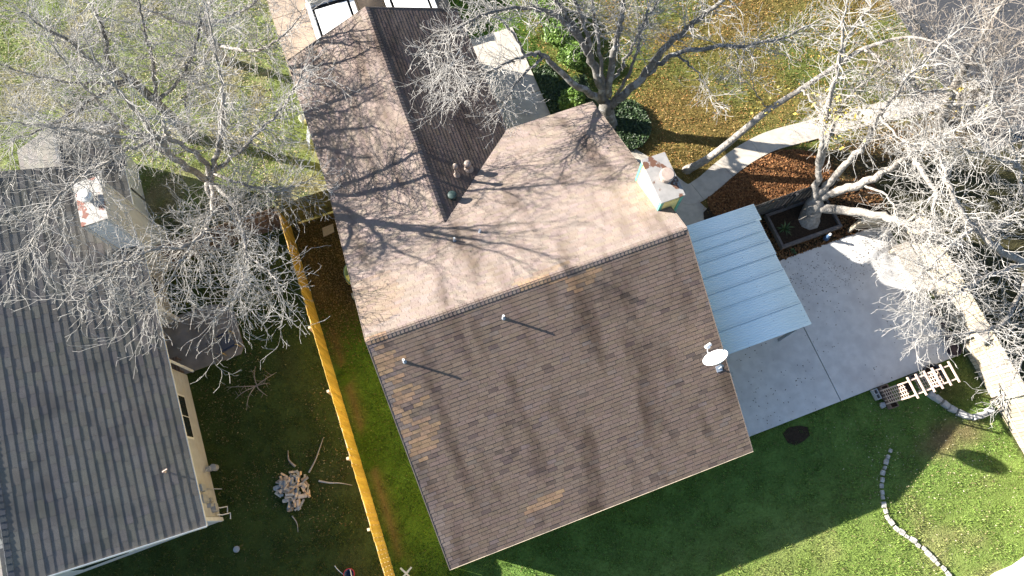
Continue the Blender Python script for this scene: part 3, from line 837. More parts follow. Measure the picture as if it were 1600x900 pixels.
for i in range(6): MB().box(-7.31, -7.275, -2.6, 2.7, 0.02 + i * 0.3, 0.31 + i * 0.3).build('siding_board', MATS['cream_wall'], gh)
# service gear on the east wall
b = MB(); b.box(-7.27, -7.13, -0.98, -0.82, 0.05, 0.35); b.tube([(-7.2, -0.9, 0.35), (-7.16, -0.95, 0.55), (-7.24, -1.05, 0.6)], 0.03, 8); g1 = b.build('gas_meter', MATS['meter_grey'], gh, bevel=0.02)
MB().tube([(-7.05, -0.9, 0.0), (-7.05, -0.9, 0.28)], 0.12, 14).build('meter_drum', MATS['meter_grey'], g1)
MB().tube([(-7.24, -1.62, 1.0), (-7.24, -1.62, 0.4), (-7.0, -1.7, 0.05)], 0.018, 8).build('conduit', MATS['meter_grey'], gh)
for (y0, y1, z0_, z1_, dx) in ((-1.75, -1.5, 1.0, 1.35, 0.14), (-2.12, -1.86, 0.95, 1.4, 0.12), (-2.3, -2.16, 0.75, 1.0, 0.16), (-2.45, -2.18, 0.42, 0.7, 0.18), (-2.1, -1.95, 0.5, 0.72, 0.1)):
    MB().box(-7.29, -7.29 + dx, y0, y1, z0_, z1_).build('service_box', MATS['meter_grey'], gh, bevel=0.01)
for (ya, xa) in ((-2.3, -6.95), (-2.55, -6.9)):
    MB().tube([(-7.2, ya, 0.5), (-7.1, ya - 0.05, 0.3), (xa, ya - 0.05, 0.06), (xa - 0.05, ya - 0.25, 0.04)], 0.02, 8).build('conduit', MATS['pvc_white'], gh)
# chimney
c2 = MB().box(-7.56, -6.78, 7.06, 8.6, -0.05, 4.98).build('chimney', MATS['beige_stucco'], gh)
for i in range(8):
    z0_ = 2.7 + i * 0.285
    MB().box(-7.50, -6.84, 7.045, 7.075, z0_, z0_ + 0.27).build('siding_board', MATS['grey_siding'], c2)
for (xa, ya) in ((-6.80, 7.04), (-6.80, 8.53), (-7.58, 7.04), (-7.58, 8.53)):
    MB().box(xa - 0.035, xa + 0.06, ya - 0.01, ya + 0.085, 0, 4.97).build('corner_trim', MATS['beige_stucco'], c2)
MB().box(-7.60, -6.74, 7.02, 8.64, 4.98, 5.04).build('chimney_cap', MATS['red_rust_cap'], c2)
MB().lathe((-7.2, 7.95, 5.04), [(0.14, 0), (0.14, 0.16), (0.23, 0.16), (0.23, 0.24), (0.12, 0.3), (0, 0.3)], 20).build('flue', MATS['white_paint'], c2)
# small roof fitting
zz = GE + GP * (GX_E + 7.55)
MB().tube([(-7.55, -1.05, GE + GP * 0.8 - 0.1), (-7.55, -1.05, GE + GP * 0.8 + 0.16)], 0.025, 8).build('vent_pipe', MATS['arbor_wood'], gh)
MB().tube([(-7.55, -1.05, GE + GP * 0.8 + 0.15), (-7.4, -1.02, GE + GP * 0.8 + 0.17)], 0.02, 8).build('vent_pipe', MATS['arbor_wood'], gh)

# ------------------------------------------------------------------ patio cover of corrugated sheets
pc = thing('patio_cover', 'pale blue corrugated metal patio cover against the east side of the yellow house', 'patio cover', (12.2, -1.35, 0))
def cover_z(x): return 2.60 - 0.062 * (x - 10.15)
edges = [1.06, 0.40, -0.03, -0.47, -1.0, -1.62, -2.2, -2.95, -3.76]
for i, (ya, yb) in enumerate(zip(edges, edges[1:])):
    ya2 = ya + (0.05 if i else 0.0)
    n = int(round((ya2 - yb) / 0.0147))
    x1 = 14.33 + (0.12 if i == 0 else rng.uniform(-0.012, 0.012))
    vs, fs = [], []
    lift = 0.026 if i % 2 else 0.0
    sk = rng.uniform(-0.012, 0.012)
    for k in range(n + 1):
        yy = ya2 + (yb - ya2) * k / n
        zz = 0.009 * math.cos(2 * math.pi * yy / 0.088) + lift
        for xx in (10.14, 12.2, x1):
            vs.append((xx, yy + sk * (xx - 10.14) / 4, cover_z(xx) + zz))
    for k in range(n):
        for c_ in (0, 1):
            fs.append((k * 3 + c_, k * 3 + c_ + 3, k * 3 + c_ + 4, k * 3 + c_ + 1))
    if i: b = MB(); b.bar((10.16, ya + 0.002, cover_z(10.16) + 0.036), (x1 - 0.02, ya + 0.002 + sk, cover_z(x1) + 0.036), 0.013, 0.008); b.build('lap_seam', MATS['joint'], pc)
    o = MB().add(vs, fs).build('roof_sheet', MATS['pale_blue_sheet'], pc, smooth=True)
    so = o.modifiers.new('solid', 'SOLIDIFY'); so.thickness = 0.002; so.offset = -1
    me_s = []
    for k in range(int((ya2 - yb) / 0.21)):                         # screws
        for xx in (10.6, 11.9, 13.1, 14.2):
            yy = ya2 - 0.1 - 0.21 * k
            if rng.random() < 0.4: me_s.append((xx, yy))
    if me_s:
        b = MB()
        for xx, yy in me_s: b.tube([(xx, yy, cover_z(xx) + lift), (xx, yy, cover_z(xx) + lift + 0.018)], 0.009, 6)
        b.build('screws', MATS['lead_grey'], pc)['kind'] = 'stuff'
for yy in (-3.68, -1.4, 0.95):
    b = MB(); b.bar((10.12, yy, cover_z(10.12) - 0.09), (14.15, yy, cover_z(14.15) - 0.09), 0.05, 0.12); b.build('rafter', MATS['timber_grey'], pc)
b = MB(); b.bar((14.05, -3.74, cover_z(14.05) - 0.22), (14.05, 1.02, cover_z(14.05) - 0.22), 0.09, 0.14); b.build('beam', MATS['timber_grey'], pc)
for yy in (-3.66, -1.4, 0.92):
    b = MB(); b.box(13.99, 14.09, yy - 0.05, yy + 0.05, 0.02, cover_z(14.05) - 0.28); b.build('post', MATS['lead_grey'], pc)

# ------------------------------------------------------------------ fences, board by board
def picket_mesh(name, w, h, t, m, pointed=False):
    hw, ht = w / 2, t / 2
    if pointed:
        c = 0.03
        prof = [(-hw, 0), (hw, 0), (hw, h - c), (hw - c, h), (-hw + c, h), (-hw, h - c)]
    else:
        prof = [(-hw, 0), (hw, 0), (hw, h), (-hw, h)]
    n = len(prof)
    vs = [(x, -ht, z) for x, z in prof] + [(x, ht, z) for x, z in prof]
    fs = [tuple(range(n)), tuple(reversed(range(n, 2 * n)))] + [(i, n + i, n + (i + 1) % n, (i + 1) % n) for i in range(n)]
    me = bpy.data.meshes.new(name)
    me.from_pydata(vs, [], fs)
    me.materials.append(m)
    return me
def fence(name, label, p0, p1, h, m_board, m_frame, side, width=0.14, gap=0.005, posts=2.4, pointed=False, rails=(0.3, 0.95, 1.6), post_extra=0.0, tone=0.13, skip=()):
    p0, p1 = Vector(p0).to_3d(), Vector(p1).to_3d()
    f = thing(name, label, 'fence', (p0 + p1) / 2)
    d = p1 - p0
    L_ = d.length
    x = d.normalized()
    ang = math.atan2(x.y, x.x)
    nrm = Vector((-x.y, x.x, 0)) * side
    me = picket_mesh('picket', width - gap, 1.0, 0.018, MATS[m_board], pointed)
    n = int(L_ / width)
    for i in range(n):
        o = bpy.data.objects.new('picket', me)
        COL.objects.link(o)
        o.parent = f
        q = p0 + x * ((i + 0.5) * width) - ORG[f.name]
        o.location = (q.x + nrm.x * rng.uniform(-0.004, 0.004), q.y + nrm.y * rng.uniform(-0.004, 0.004), 0.02)
        o.rotation_euler = (rng.uniform(-0.008, 0.008), 0, ang + rng.uniform(-0.02, 0.02))
        o.scale = (1, 1, h + rng.uniform(-0.025, 0.02))
        t_ = rng.uniform(1 - tone, 1 + tone)
        o.color = (t_, t_ * rng.uniform(0.96, 1.03), t_ * rng.uniform(0.9, 1.05), 1)
    for z in rails:
        b = MB(); b.bar(p0 + nrm * 0.03 + Vector((0, 0, z)), p1 + nrm * 0.03 + Vector((0, 0, z)), 0.038, 0.085); b.build('rail', MATS[m_frame], f)
    k = int(L_ / posts)
    for i in range(k + 1):
        q = p0 + x * min(L_ - 0.05, i * posts + 0.05) + nrm * 0.095
        b = MB(); b.obox((q.x, q.y, (h + post_extra) / 2 - 0.02), (0.09, 0.09, h + post_extra), Matrix.Rotation(ang, 3, 'Z')); b.build('post', MATS[m_frame], f, bevel=0.006)
    return f
fence('board_fence', 'golden yellow board fence between the two houses', (-2.1, 7.25, 0), (-2.1, -12.0, 0), 1.8, 'cedar_yellow', 'fence_bare', -1, posts=2.42, rails=(0.3, 0.95, 1.55), tone=0.17, gap=0.011, post_extra=-0.02)
fence('gate_fence', 'mossy olive board fence closing the passage to the yellow house', (-2.02, 7.3, 0), (0.28, 7.3, 0), 1.8, 'fence_olive', 'fence_olive', -1, posts=1.15, rails=(0.35, 0.95, 1.5), tone=0.2)
fence('brown_fence', 'dark brown board fence from the yellow fence to the grey house chimney', (-2.2, 7.3, 0), (-6.72, 7.3, 0), 1.75, 'fence_brown', 'fence_brown', 1, posts=2.2, tone=0.25)
fence('dark_fence', 'short charcoal board fence behind the raised timber bed', (14.75, 1.18, 0), (18.4, 1.18, 0), 1.55, 'fence_grey', 'fence_grey', -1, width=0.19, gap=0.02, posts=1.8, rails=(0.3, 1.25), tone=0.3)
fence('pale_fence', 'sun bleached board fence along the right side of the yard', (20.42, -1.2, 0), (20.42, -13.8, 0), 1.9, 'fence_pale', 'fence_pale', -1, posts=2.4, rails=(0.35, 1.05, 1.7), tone=0.3, gap=0.014)
fence('side_gate', 'pale board gate at the top of the patio below the bare tree', (18.6, -0.55, 0), (20.35, -1.05, 0), 1.2, 'fence_pale', 'fence_pale', -1, posts=1.6, rails=(0.3, 0.95), tone=0.2)

# weathered storage bench on the patio edge, its lid planked
bench = thing('storage_bench', 'long bleached plank bench under the tree beside the patio', 'bench', (20.0, -2.9, 0))
for i in range(9):
    y0 = -1.9 - i * 0.23
    b = MB(); b.box(19.62, 20.3, y0 - 0.21, y0, 0.46 + rng.uniform(-0.004, 0.004), 0.49); b.build('plank', MATS['bleached_wood'], bench, bevel=0.005)
for xx, yy in ((19.7, -2.0), (20.2, -2.0), (19.7, -3.85), (20.2, -3.85)):
    b = MB(); b.box(xx - 0.05, xx + 0.05, yy - 0.05, yy + 0.05, 0.02, 0.46); b.build('leg', MATS['fence_pale'], bench)

# wall-hung cabinet on the pale fence
cab = thing('fence_box', 'bleached wooden box fixed on top of the pale fence', 'box', (20.25, -6.1, 0))
b = MB(); b.box(20.08, 20.39, -6.35, -5.75, 1.35, 1.75); b.build('body', MATS['fence_pale'], cab)
b = MB(); b.box(20.02, 20.40, -6.4, -5.7, 1.755, 1.785); b.build('lid', MATS['bleached_wood'], cab)

# ------------------------------------------------------------------ raised bed, plants in it
rb = thing('raised_bed', 'rectangular raised bed edged with grey timbers round the big trunk', 'raised bed', (17.0, 0.4, 0))
for (x0, x1, y0, y1) in ((15.72, 18.35, -0.42, -0.30), (15.72, 18.35, 1.0, 1.1), (15.72, 15.82, -0.29, 0.99), (18.25, 18.35, -0.29, 0.99)):
    MB().box(x0, x1, y0, y1, 0.0, 0.27).build('timber', MATS['timber_grey'], rb, bevel=0.008)
MB().prism([(15.83, -0.29), (18.24, -0.29), (18.24, 0.99), (15.83, 0.99)], 0.0, 0.16).build('soil', MATS['soil'], rb)
def spiky(name, label, x, y, z, n, L_, m, cat='plant'):
    t = thing(name, label, cat, (x, y, z))
    me_b = MB()
    for i in range(n):
        a_ = rng.uniform(0, 2 * math.pi); e_ = rng.uniform(0.25, 1.2); l_ = L_ * rng.uniform(0.6, 1.1)
        d = Vector((math.cos(a_) * math.cos(e_), math.sin(a_) * math.cos(e_), math.sin(e_)))
        s_ = Vector((-math.sin(a_), math.cos(a_), 0)) * 0.018
        p = Vector((x, y, z)); q = p + d * l_ * 0.6; r_ = p + d * l_ + Vector((0, 0, -0.25 * l_))
        n0 = len(me_b.v)
        me_b.add([p - s_, p + s_, q + s_, q - s_, r_], [(0, 1, 2, 3), (3, 2, 4)])
    o = me_b.build('foliage', m, t)
    a = o.data.attributes.new('tint', 'FLOAT_COLOR', 'POINT')
    for d_ in a.data: d_.color = (0.07 * rng.uniform(0.6, 1.5), 0.12 * rng.uniform(0.7, 1.4), 0.05, 1)
    return t
spiky('spiky_plant', 'green spiky plant in the raised timber bed', 16.2, 0.3, 0.16, 46, 0.42, MATS['ivy_leaf'])
spiky('spiky_plant', 'small green tuft beside the corner of the raised bed', 16.15, -0.62, 0.0, 26, 0.22, MATS['ivy_leaf'])
pot = thing('garden_statue', 'small blue and white ornament between raised bed and patio', 'ornament', (17.62, -0.6, 0))
MB().lathe((17.62, -0.6, 0.0), [(0.1, 0), (0.12, 0.05), (0.07, 0.14), (0.09, 0.24), (0.05, 0.34), (0.06, 0.4), (0, 0.45)], 14).build('body', MATS['blue_plastic'], pot, smooth=True)
MB().lathe((17.62, -0.6, 0.4), [(0.02, 0), (0.055, 0.03), (0.055, 0.08), (0, 0.12)], 12).build('head', MATS['white_paint'], pot, smooth=True)

# ------------------------------------------------------------------ satellite dish
sd = thing('satellite_dish', 'white satellite dish on the roof edge above the patio', 'satellite dish', (10.12, -4.2, 3.84))
nrm = Vector((-0.2, 0.8, 0.52)).normalized()
cen = Vector((9.87, -4.0, 4.70))
prof = [(0.0, 0.0)] + [(r_, 0.20 * r_ * r_ / 0.17) for r_ in (0.06, 0.12, 0.2, 0.28, 0.35, 0.40)] + [(0.405, 0.19), (0.40, 0.175)] + [(r_, 0.20 * r_ * r_ / 0.17 - 0.012) for r_ in (0.35, 0.28, 0.2, 0.12, 0.06)] + [(0.0, -0.012)]
MB().lathe(cen - nrm * 0.08, prof, 32, axis=nrm).build('reflector', MATS['dish_white'], sd, smooth=True)
side = nrm.cross(Vector((0, 0, 1))).normalized()
low = side.cross(nrm).normalized()
if low.z > 0: low = -low
ph = cen + nrm * 0.52 + low * 0.10
b = MB(); b.tube([cen + low * 0.36 + nrm * 0.02, cen + low * 0.34 + nrm * 0.25, ph], 0.016, 8); b.build('feed_arm', MATS['galvanised'], sd)
b = MB(); b.obox(ph, (0.22, 0.09, 0.08), Matrix((side, low, nrm)).transposed()); b.tube([ph, ph - nrm * 0.09], [0.03, 0.045], 10); b.build('feed_horn', MATS['dish_white'], sd, bevel=0.01)
b = MB(); b.tube([(10.12, -4.2, 3.80), (10.12, -4.2, 4.3), tuple(cen - nrm * 0.1)], 0.025, 10); b.build('mast', MATS['lead_grey'], sd)
b = MB(); b.obox((10.12, -4.2, 3.86), (0.2, 0.2, 0.015), Matrix.Rotation(math.atan(PITCH), 3, 'X')); b.build('foot_plate', MATS['lead_grey'], sd)

# ------------------------------------------------------------------ arbor and things round it
ab = thing('garden_arbor', 'pale wooden garden arbor with ladder top over the stone edging', 'arbor', (17.5, -6.95, 0))
AZ = 1.78
for yy in (-6.70, -7.20):
    b = MB(); b.bar((16.56, yy, AZ), (18.46, yy, AZ), 0.045, 0.06); b.build('top_rail', MATS['arbor_wood'], ab)
for i in range(6):
    xx = 16.80 + i * 0.325
    b = MB(); b.bar((xx, -6.56, AZ + 0.055), (xx, -7.34, AZ + 0.055), 0.055, 0.045); b.build('rung', MATS['arbor_wood'], ab)
for xp in (16.62, 18.0):
    for yy in (-6.70, -7.20):
        b = MB(); b.box(xp - 0.025, xp + 0.025, yy - 0.025, yy + 0.025, 0.0, AZ - 0.03); b.build('post', MATS['arbor_wood'], ab)
    for k in range(3):
        yy = -6.70 - 0.5 * (k + 1) / 4
        b = MB(); b.box(xp - 0.012, xp + 0.008, yy - 0.014, yy + 0.014, 0.1, AZ - 0.03); b.build('lattice_slat', MATS['arbor_wood'], ab)
    for k in range(11):
        zz = 0.15 + k * 0.15
        b = MB(); b.box(xp + 0.009, xp + 0.026, -7.19, -6.71, zz - 0.014, zz + 0.014); b.build('lattice_slat', MATS['arbor_wood'], ab)
def planter(name, label, x0, x1, y0, y1, h, m, fill='soil', cat='planter'):
    t = thing(name, label, cat, ((x0 + x1) / 2, (y0 + y1) / 2, 0))
    w = 0.03
    for (a0, a1, c0, c1) in ((x0, x1, y0, y0 + w), (x0, x1, y1 - w, y1), (x0, x0 + w, y0 + w, y1 - w), (x1 - w, x1, y0 + w, y1 - w)):
        MB().box(a0, a1, c0, c1, 0.0, h).build('side_board', MATS[m], t)
    MB().box(x0 + w, x1 - w, y0 + w, y1 - w, 0.0, h - 0.06).build('soil', MATS[fill], t)
    return t
planter('planter_box', 'narrow dark wooden planter box under the left end of the arbor', 16.62, 16.92, -7.42, -6.55, 0.28, 'lattice_dark')
planter('planter_box', 'square dark planter box behind the arbor by the patio edge', 17.85, 18.2, -6.68, -6.56, 0.25, 'timber_grey')
planter('planter_crate', 'low dark crate of earth under the middle of the arbor', 17.35, 17.75, -7.1, -6.72, 0.22, 'lattice_dark')
cb = thing('concrete_block', 'pale hollow concrete block at the patio edge left of the arbor', 'block', (16.42, -6.75, 0))
b = MB()
for (a0, a1, c0, c1) in ((16.33, 16.52, -6.96, -6.92), (16.33, 16.52, -6.6, -6.56), (16.33, 16.37, -6.92, -6.6), (16.48, 16.52, -6.92, -6.6), (16.37, 16.48, -6.78, -6.74)): b.box(a0, a1, c0, c1, 0.0, 0.2)
b.build('body', MATS['stone_grey'], cb)
cb = thing('broken_block', 'broken lump of concrete in the grass by the planter box', 'block', (16.48, -7.2, 0))
MB().prism([(16.4, -7.3), (16.55, -7.28), (16.58, -7.12), (16.45, -7.08), (16.38, -7.18)], 0, 0.13).build('body', MATS['stone_grey'], cb, bevel=0.02)
rg = thing('fire_ring', 'round grey metal ring half hidden behind the arbor', 'fire ring', (18.75, -6.82, 0))
MB().lathe((18.75, -6.82, 0), [(0.36, 0), (0.38, 0.26), (0.35, 0.26), (0.34, 0.02)], 28).build('wall', MATS['timber_grey'], rg)
MB().lathe((18.75, -6.82, 0), [(0.345, 0.0), (0.345, 0.08), (0, 0.1)], 24).build('ash', MATS['soil'], rg)
def flower_pot(x, y, r, h, m, label):
    t = thing('flower_pot', label, 'pot', (x, y, 0))
    MB().lathe((x, y, 0.02), [(r * 0.72, 0), (r * 0.98, h - 0.05), (r * 1.08, h - 0.05), (r * 1.08, h), (r * 0.95, h), (r * 0.9, h - 0.07)], 20).build('body', MATS[m], t, smooth=False)
    MB().lathe((x, y, 0.02), [(r * 0.9, h - 0.12), (r * 0.9, h - 0.07), (0, h - 0.06)], 16).build('soil', MATS['pot_dark'], t)
flower_pot(19.90, -6.30, 0.20, 0.34, 'pot_dark', 'dark purple flower pot on the patio corner nearest the arbor')
flower_pot(20.00, -5.75, 0.17, 0.3, 'pot_dark', 'dark flower pot second from the patio corner')
flower_pot(20.03, -5.25, 0.19, 0.36, 'timber_grey', 'grey flower pot third from the patio corner under the twigs')
flower_pot(19.98, -4.75, 0.15, 0.26, 'lattice_dark', 'small brown pot farthest from the patio corner')

# edging stones, each its own
def stone_mesh(i, m, big=False):
    r_ = random.Random(50 + i)
    vs = []
    for z, s_ in ((0.0, 1.0), (0.75, 0.98), (1.0, 0.88)):
        for (x, y) in ((-0.5, -0.5), (0.5, -0.42), (0.5, 0.42), (-0.5, 0.5)) if big else ((-0.5, -0.4), (0.0, -0.5), (0.5, -0.45), (0.5, 0.4), (0.05, 0.5), (-0.48, 0.42)):
            vs.append((x * s_ * r_.uniform(0.9, 1.05), y * s_ * r_.uniform(0.88, 1.06), z * r_.uniform(0.93, 1.05)))
    n = len(vs) // 3
    fs = [tuple(range(2 * n, 3 * n))]
    for k in range(2):
        fs += [(k * n + j, k * n + (j + 1) % n, (k + 1) * n + (j + 1) % n, (k + 1) * n + j) for j in range(n)]
    me = bpy.data.meshes.new('edging_stone')
    me.from_pydata(vs, [], fs)
    me.materials.append(m)
    return me
ORD = ['first', 'second', 'third', 'fourth', 'fifth', 'sixth', 'seventh', 'eighth', 'ninth', 'tenth', 'eleventh', 'twelfth'] + ['%dth' % k for k in range(13, 21)] + ['21st', '22nd', '23rd', '24th']
def edging(pts, n, sx, sy, sz, m, label, group, big):
    meshes = [stone_mesh(i + (10 if big else 0), m, big) for i in range(4)]
    P = catmull(pts, 12)
    seg = [float(np.linalg.norm(P[i + 1] - P[i])) for i in range(len(P) - 1)]
    tot = sum(seg)
    for i in range(n):
        t = (i + 0.5) / n * tot
        k = 0
        while k < len(seg) - 1 and t > seg[k]: t -= seg[k]; k += 1
        q = P[k] + (P[k + 1] - P[k]) * (t / seg[k])
        d = P[k + 1] - P[k]
        o = bpy.data.objects.new('edging_stone', meshes[i % 4])
        COL.objects.link(o)
        o.location = (q[0] + rng.uniform(-0.03, 0.03), q[1] + rng.uniform(-0.03, 0.03), -0.035)
        o.rotation_euler = (rng.uniform(-0.04, 0.04), rng.uniform(-0.04, 0.04), math.atan2(d[1], d[0]) + rng.uniform(-0.1, 0.1))
        f_ = 1.0 if big else rng.uniform(0.65, 1.2)
        o.scale = (sx * f_, sy * f_, sz * rng.uniform(0.9, 1.1))
        tag(o, label % (ORD[i] if i < n - 1 else 'last'), 'stone', group)
edging([(18.30, -7.35), (18.62, -7.95), (18.98, -8.42), (19.45, -8.74), (20.2, -8.74)], 9, 0.28, 0.24, 0.20, MATS['stone_grey'],
       'grey edging block, %s from the arbor in the short arc to the pale fence', 'edging blocks in the short arc', True)
edging([(16.05, -8.70), (15.35, -9.3), (15.0, -9.9), (14.78, -10.45), (14.78, -10.95), (15.0, -11.45), (15.4, -12.1), (15.8, -13.2)], 24, 0.205, 0.165, 0.10, MATS['stone_white'],
       'white edging stone, %s from the shaded upper end of the long lawn curve', 'white edging stones across the lawn', False)

# ------------------------------------------------------------------ firewood pile, each split log its own
def log_mesh(i):
    r_ = random.Random(80 + i)
    prof = [(-0.5, -0.4), (0.45, -0.42), (0.5, 0.1), (0.15, 0.5), (-0.35, 0.35)] if i % 2 else [(-0.5, -0.35), (0.5, -0.4), (0.1, 0.5)]
    prof = [(x * r_.uniform(0.85, 1.1), z * r_.uniform(0.85, 1.1)) for x, z in prof]
    n = len(prof)
    vs = [(x, -0.5 + r_.uniform(-0.03, 0.03), z) for x, z in prof] + [(x, 0.5 + r_.uniform(-0.03, 0.03), z) for x, z in prof]
    me = bpy.data.meshes.new('firewood_log')
    me.from_pydata(vs, [], [tuple(range(n)), tuple(reversed(range(n, 2 * n)))] + [(k, n + k, n + (k + 1) % n, (k + 1) % n) for k in range(n)])
    me.materials.append(MATS['firewood'])
    return me
LM = [log_mesh(i) for i in range(5)]
PX, PY = -4.62, -2.62
for i in range(92):
    rr = 0.66 * math.sqrt(rng.random())
    aa = rng.uniform(0, 2 * math.pi)
    o = bpy.data.objects.new('firewood_log', LM[i % 5])
    COL.objects.link(o)
    w = rng.uniform(0.07, 0.15)
    zz = 0.07 + 0.34 * max(0, 1 - rr / 0.7) * rng.uniform(0.4, 1.0)
    o.location = (PX + rr * math.cos(aa) * 0.85, PY + rr * math.sin(aa), zz)
    o.rotation_euler = (rng.uniform(-0.4, 0.4), rng.uniform(-0.5, 0.5), rng.uniform(0, 6.28))
    o.scale = (w, rng.uniform(0.13, 0.34), w * rng.uniform(0.6, 1.0))
    k_ = rng.random()
    o.color = (1.0, 0.97, 0.93, 1) if k_ < 0.4 else ((0.55, 0.66, 0.80, 1) if k_ < 0.72 else ((1.2, 1.02, 0.82, 1) if k_ < 0.88 else (0.6, 0.55, 0.5, 1)))
    kind_ = 'pale tan' if k_ < 0.4 else ('blue grey' if k_ < 0.72 else ('orange tan' if k_ < 0.88 else 'dark brown'))
    tag(o, kind_ + ' split log in the firewood pile on the dark grass', 'firewood', kind_ + ' logs in the firewood pile')
def stick(name, label, pts, r0, m='twig', cat='branch'):
    P = catmull(pts, 5)
    P = [tuple(q) for q in P]
    o = MB().tube(P, [r0 * (1 - 0.75 * i / (len(P) - 1)) for i in range(len(P))], 6).build(name, MATS[m], loc=pts[0], smooth=True)
    return tag(o, label, cat)
stick('dead_branch', 'long thin grey stick pointing up from the firewood pile', [(-3.95, -2.22, 0.03), (-3.62, -1.9, 0.06), (-3.4, -1.6, 0.05), (-3.12, -1.2, 0.03)], 0.035)
stick('dead_branch', 'grey root stretching from the firewood pile towards the yellow fence', [(-3.7, -2.62, 0.02), (-3.35, -2.82, 0.05), (-3.0, -2.96, 0.05), (-2.62, -3.18, 0.02)], 0.04)
stick('dead_branch', 'short dark stick below the firewood pile', [(-4.9, -3.45, 0.02), (-4.8, -3.75, 0.04), (-4.85, -4.05, 0.02)], 0.025)
stick('dead_branch', 'crooked root above the firewood pile', [(-4.35, -1.85, 0.03), (-4.5, -1.55, 0.06), (-4.45, -1.2, 0.02)], 0.05, 'bark')

# dry cut branch lying on the neighbour's grass
br = thing('cut_branch', 'pale forked cut branch lying on the grass below the neighbour patio', 'branch', (-5.0, 1.45, 0))
for k, (dx, dy) in enumerate(((0.9, 0.25), (-1.0, 0.35), (-0.5, -0.75), (0.2, 0.75), (-0.8, -0.2), (0.35, -0.5), (0.55, -0.05))):
    z_ = 0.1 + 0.05 * (k % 3)
    P = [tuple(q) for q in catmull([(-5.0 + 0.08 * (k % 2), 1.45, 0.06), (-5.0 + dx * 0.5, 1.45 + dy * 0.45, z_ + 0.06), (-5.0 + dx, 1.45 + dy, 0.06)], 4)]
    b = MB().tube(P, [0.022 * (1 - 0.7 * i / (len(P) - 1)) for i in range(len(P))], 5)
    for j in (3, 5, 6):
        q = P[j]; a_ = rng.uniform(0, 6.28)
        b.tube([q, (q[0] + 0.2 * math.cos(a_), q[1] + 0.2 * math.sin(a_), q[2] + 0.08)], [0.009, 0.004], 5)
    b.build('bough', MATS['twig_brown'], br)

# ------------------------------------------------------------------ neighbour patio things
lc = thing('lounge_chair', 'low dark fabric lounge chair on the neighbour patio', 'chair', (-5.5, 3.35, 0))
rot = Matrix.Rotation(R(12), 3, 'Z')
def lp(x, y, z): return tuple(Vector((-5.5, 3.35, 0)) + rot @ Vector((x, y, z)))
b = MB(); b.obox(lp(0, 0.0, 0.33), (0.52, 0.56, 0.02), rot); b.build('seat', MATS['fabric_grey'], lc)
b = MB(); b.obox(lp(-0.42, 0.0, 0.5), (0.45, 0.56, 0.02), rot @ Matrix.Rotation(R(38), 3, 'Y')); b.build('backrest', MATS['fabric_grey'], lc)
for yy in (-0.30, 0.30):
    b = MB(); b.tube([lp(-0.3, yy, 0.03), lp(-0.3, yy, 0.52), lp(0.3, yy, 0.5), lp(0.32, yy, 0.03)], 0.018, 8); b.build('side_frame', MATS['tan_metal'], lc)
    b = MB(); b.obox(lp(0, yy, 0.53), (0.5, 0.06, 0.025), rot); b.build('armrest', MATS['fabric_blue'], lc)
lb = thing('wooden_bench', 'small brown slatted bench against the neighbour wall', 'bench', (-7.6, 3.0, 0))
for i in range(4):
    b = MB(); b.box(-7.75 + i * 0.11, -7.66 + i * 0.11, 2.86, 3.45, 0.40, 0.425); b.build('slat', MATS['lattice_dark'], lb)
for xx, yy in ((-7.72, 2.9), (-7.36, 2.9), (-7.72, 3.4), (-7.36, 3.4)):
    b = MB(); b.box(xx - 0.02, xx + 0.02, yy - 0.02, yy + 0.02, 0.03, 0.4); b.build('leg', MATS['lattice_dark'], lb)
o = MB().lathe((-7.0, -3.85, 0.0), [(0.11, -0.03), (0.11, 0.03), (0.09, 0.04), (0, 0.045)], 20).build('valve_cover', MATS['meter_grey'], loc=(-7.0, -3.85, 0))
tag(o, 'round grey lid set in the dark grass below the grey house', 'lid')

# green tub by the wall of the yellow house
tb = thing('green_tub', 'green plastic tub holding a yellow block beside the yellow house wall', 'tub', (-0.3, 4.2, 0))
vs, fs = [], []
n = 28
for (s_, z) in ((0.80, 0.05), (1.0, 0.62), (1.06, 0.66), (0.98, 0.68), (0.90, 0.62), (0.72, 0.12)):
    for k in range(n):
        t = 2 * math.pi * k / n
        vs.append((-0.27 + 0.34 * s_ * math.cos(t), 4.22 + 0.47 * s_ * math.sin(t), z))
for j in range(5):
    for k in range(n): fs.append((j * n + k, j * n + (k + 1) % n, (j + 1) * n + (k + 1) % n, (j + 1) * n + k))
fs.append(tuple(range(5 * n, 6 * n)))
MB().add(vs, fs).build('shell', MATS['plastic_green'], tb, smooth=True)
MB().box(-0.62, -0.28, 4.02, 4.24, 0.14, 0.6).build('yellow_block', MATS['plastic_yellow'], tb, bevel=0.02)
ob = MB().box(-0.62, -0.2, 3.42, 3.62, -0.02, 0.28).build('cinder_block', MATS['stone_grey'], loc=(-0.4, 3.5, 0), bevel=0.015)
tag(ob, 'grey cinder block lying below the green tub', 'block')
ob = MB().prism([(-1.0, 6.35), (-0.55, 6.4), (-0.5, 6.75), (-0.95, 6.72)], -0.03, 0.03).build('paving_slab', MATS['fence_bare'], loc=(-0.75, 6.55, 0))
tag(ob, 'small tan paving slab on the bare soil behind the olive fence', 'slab')
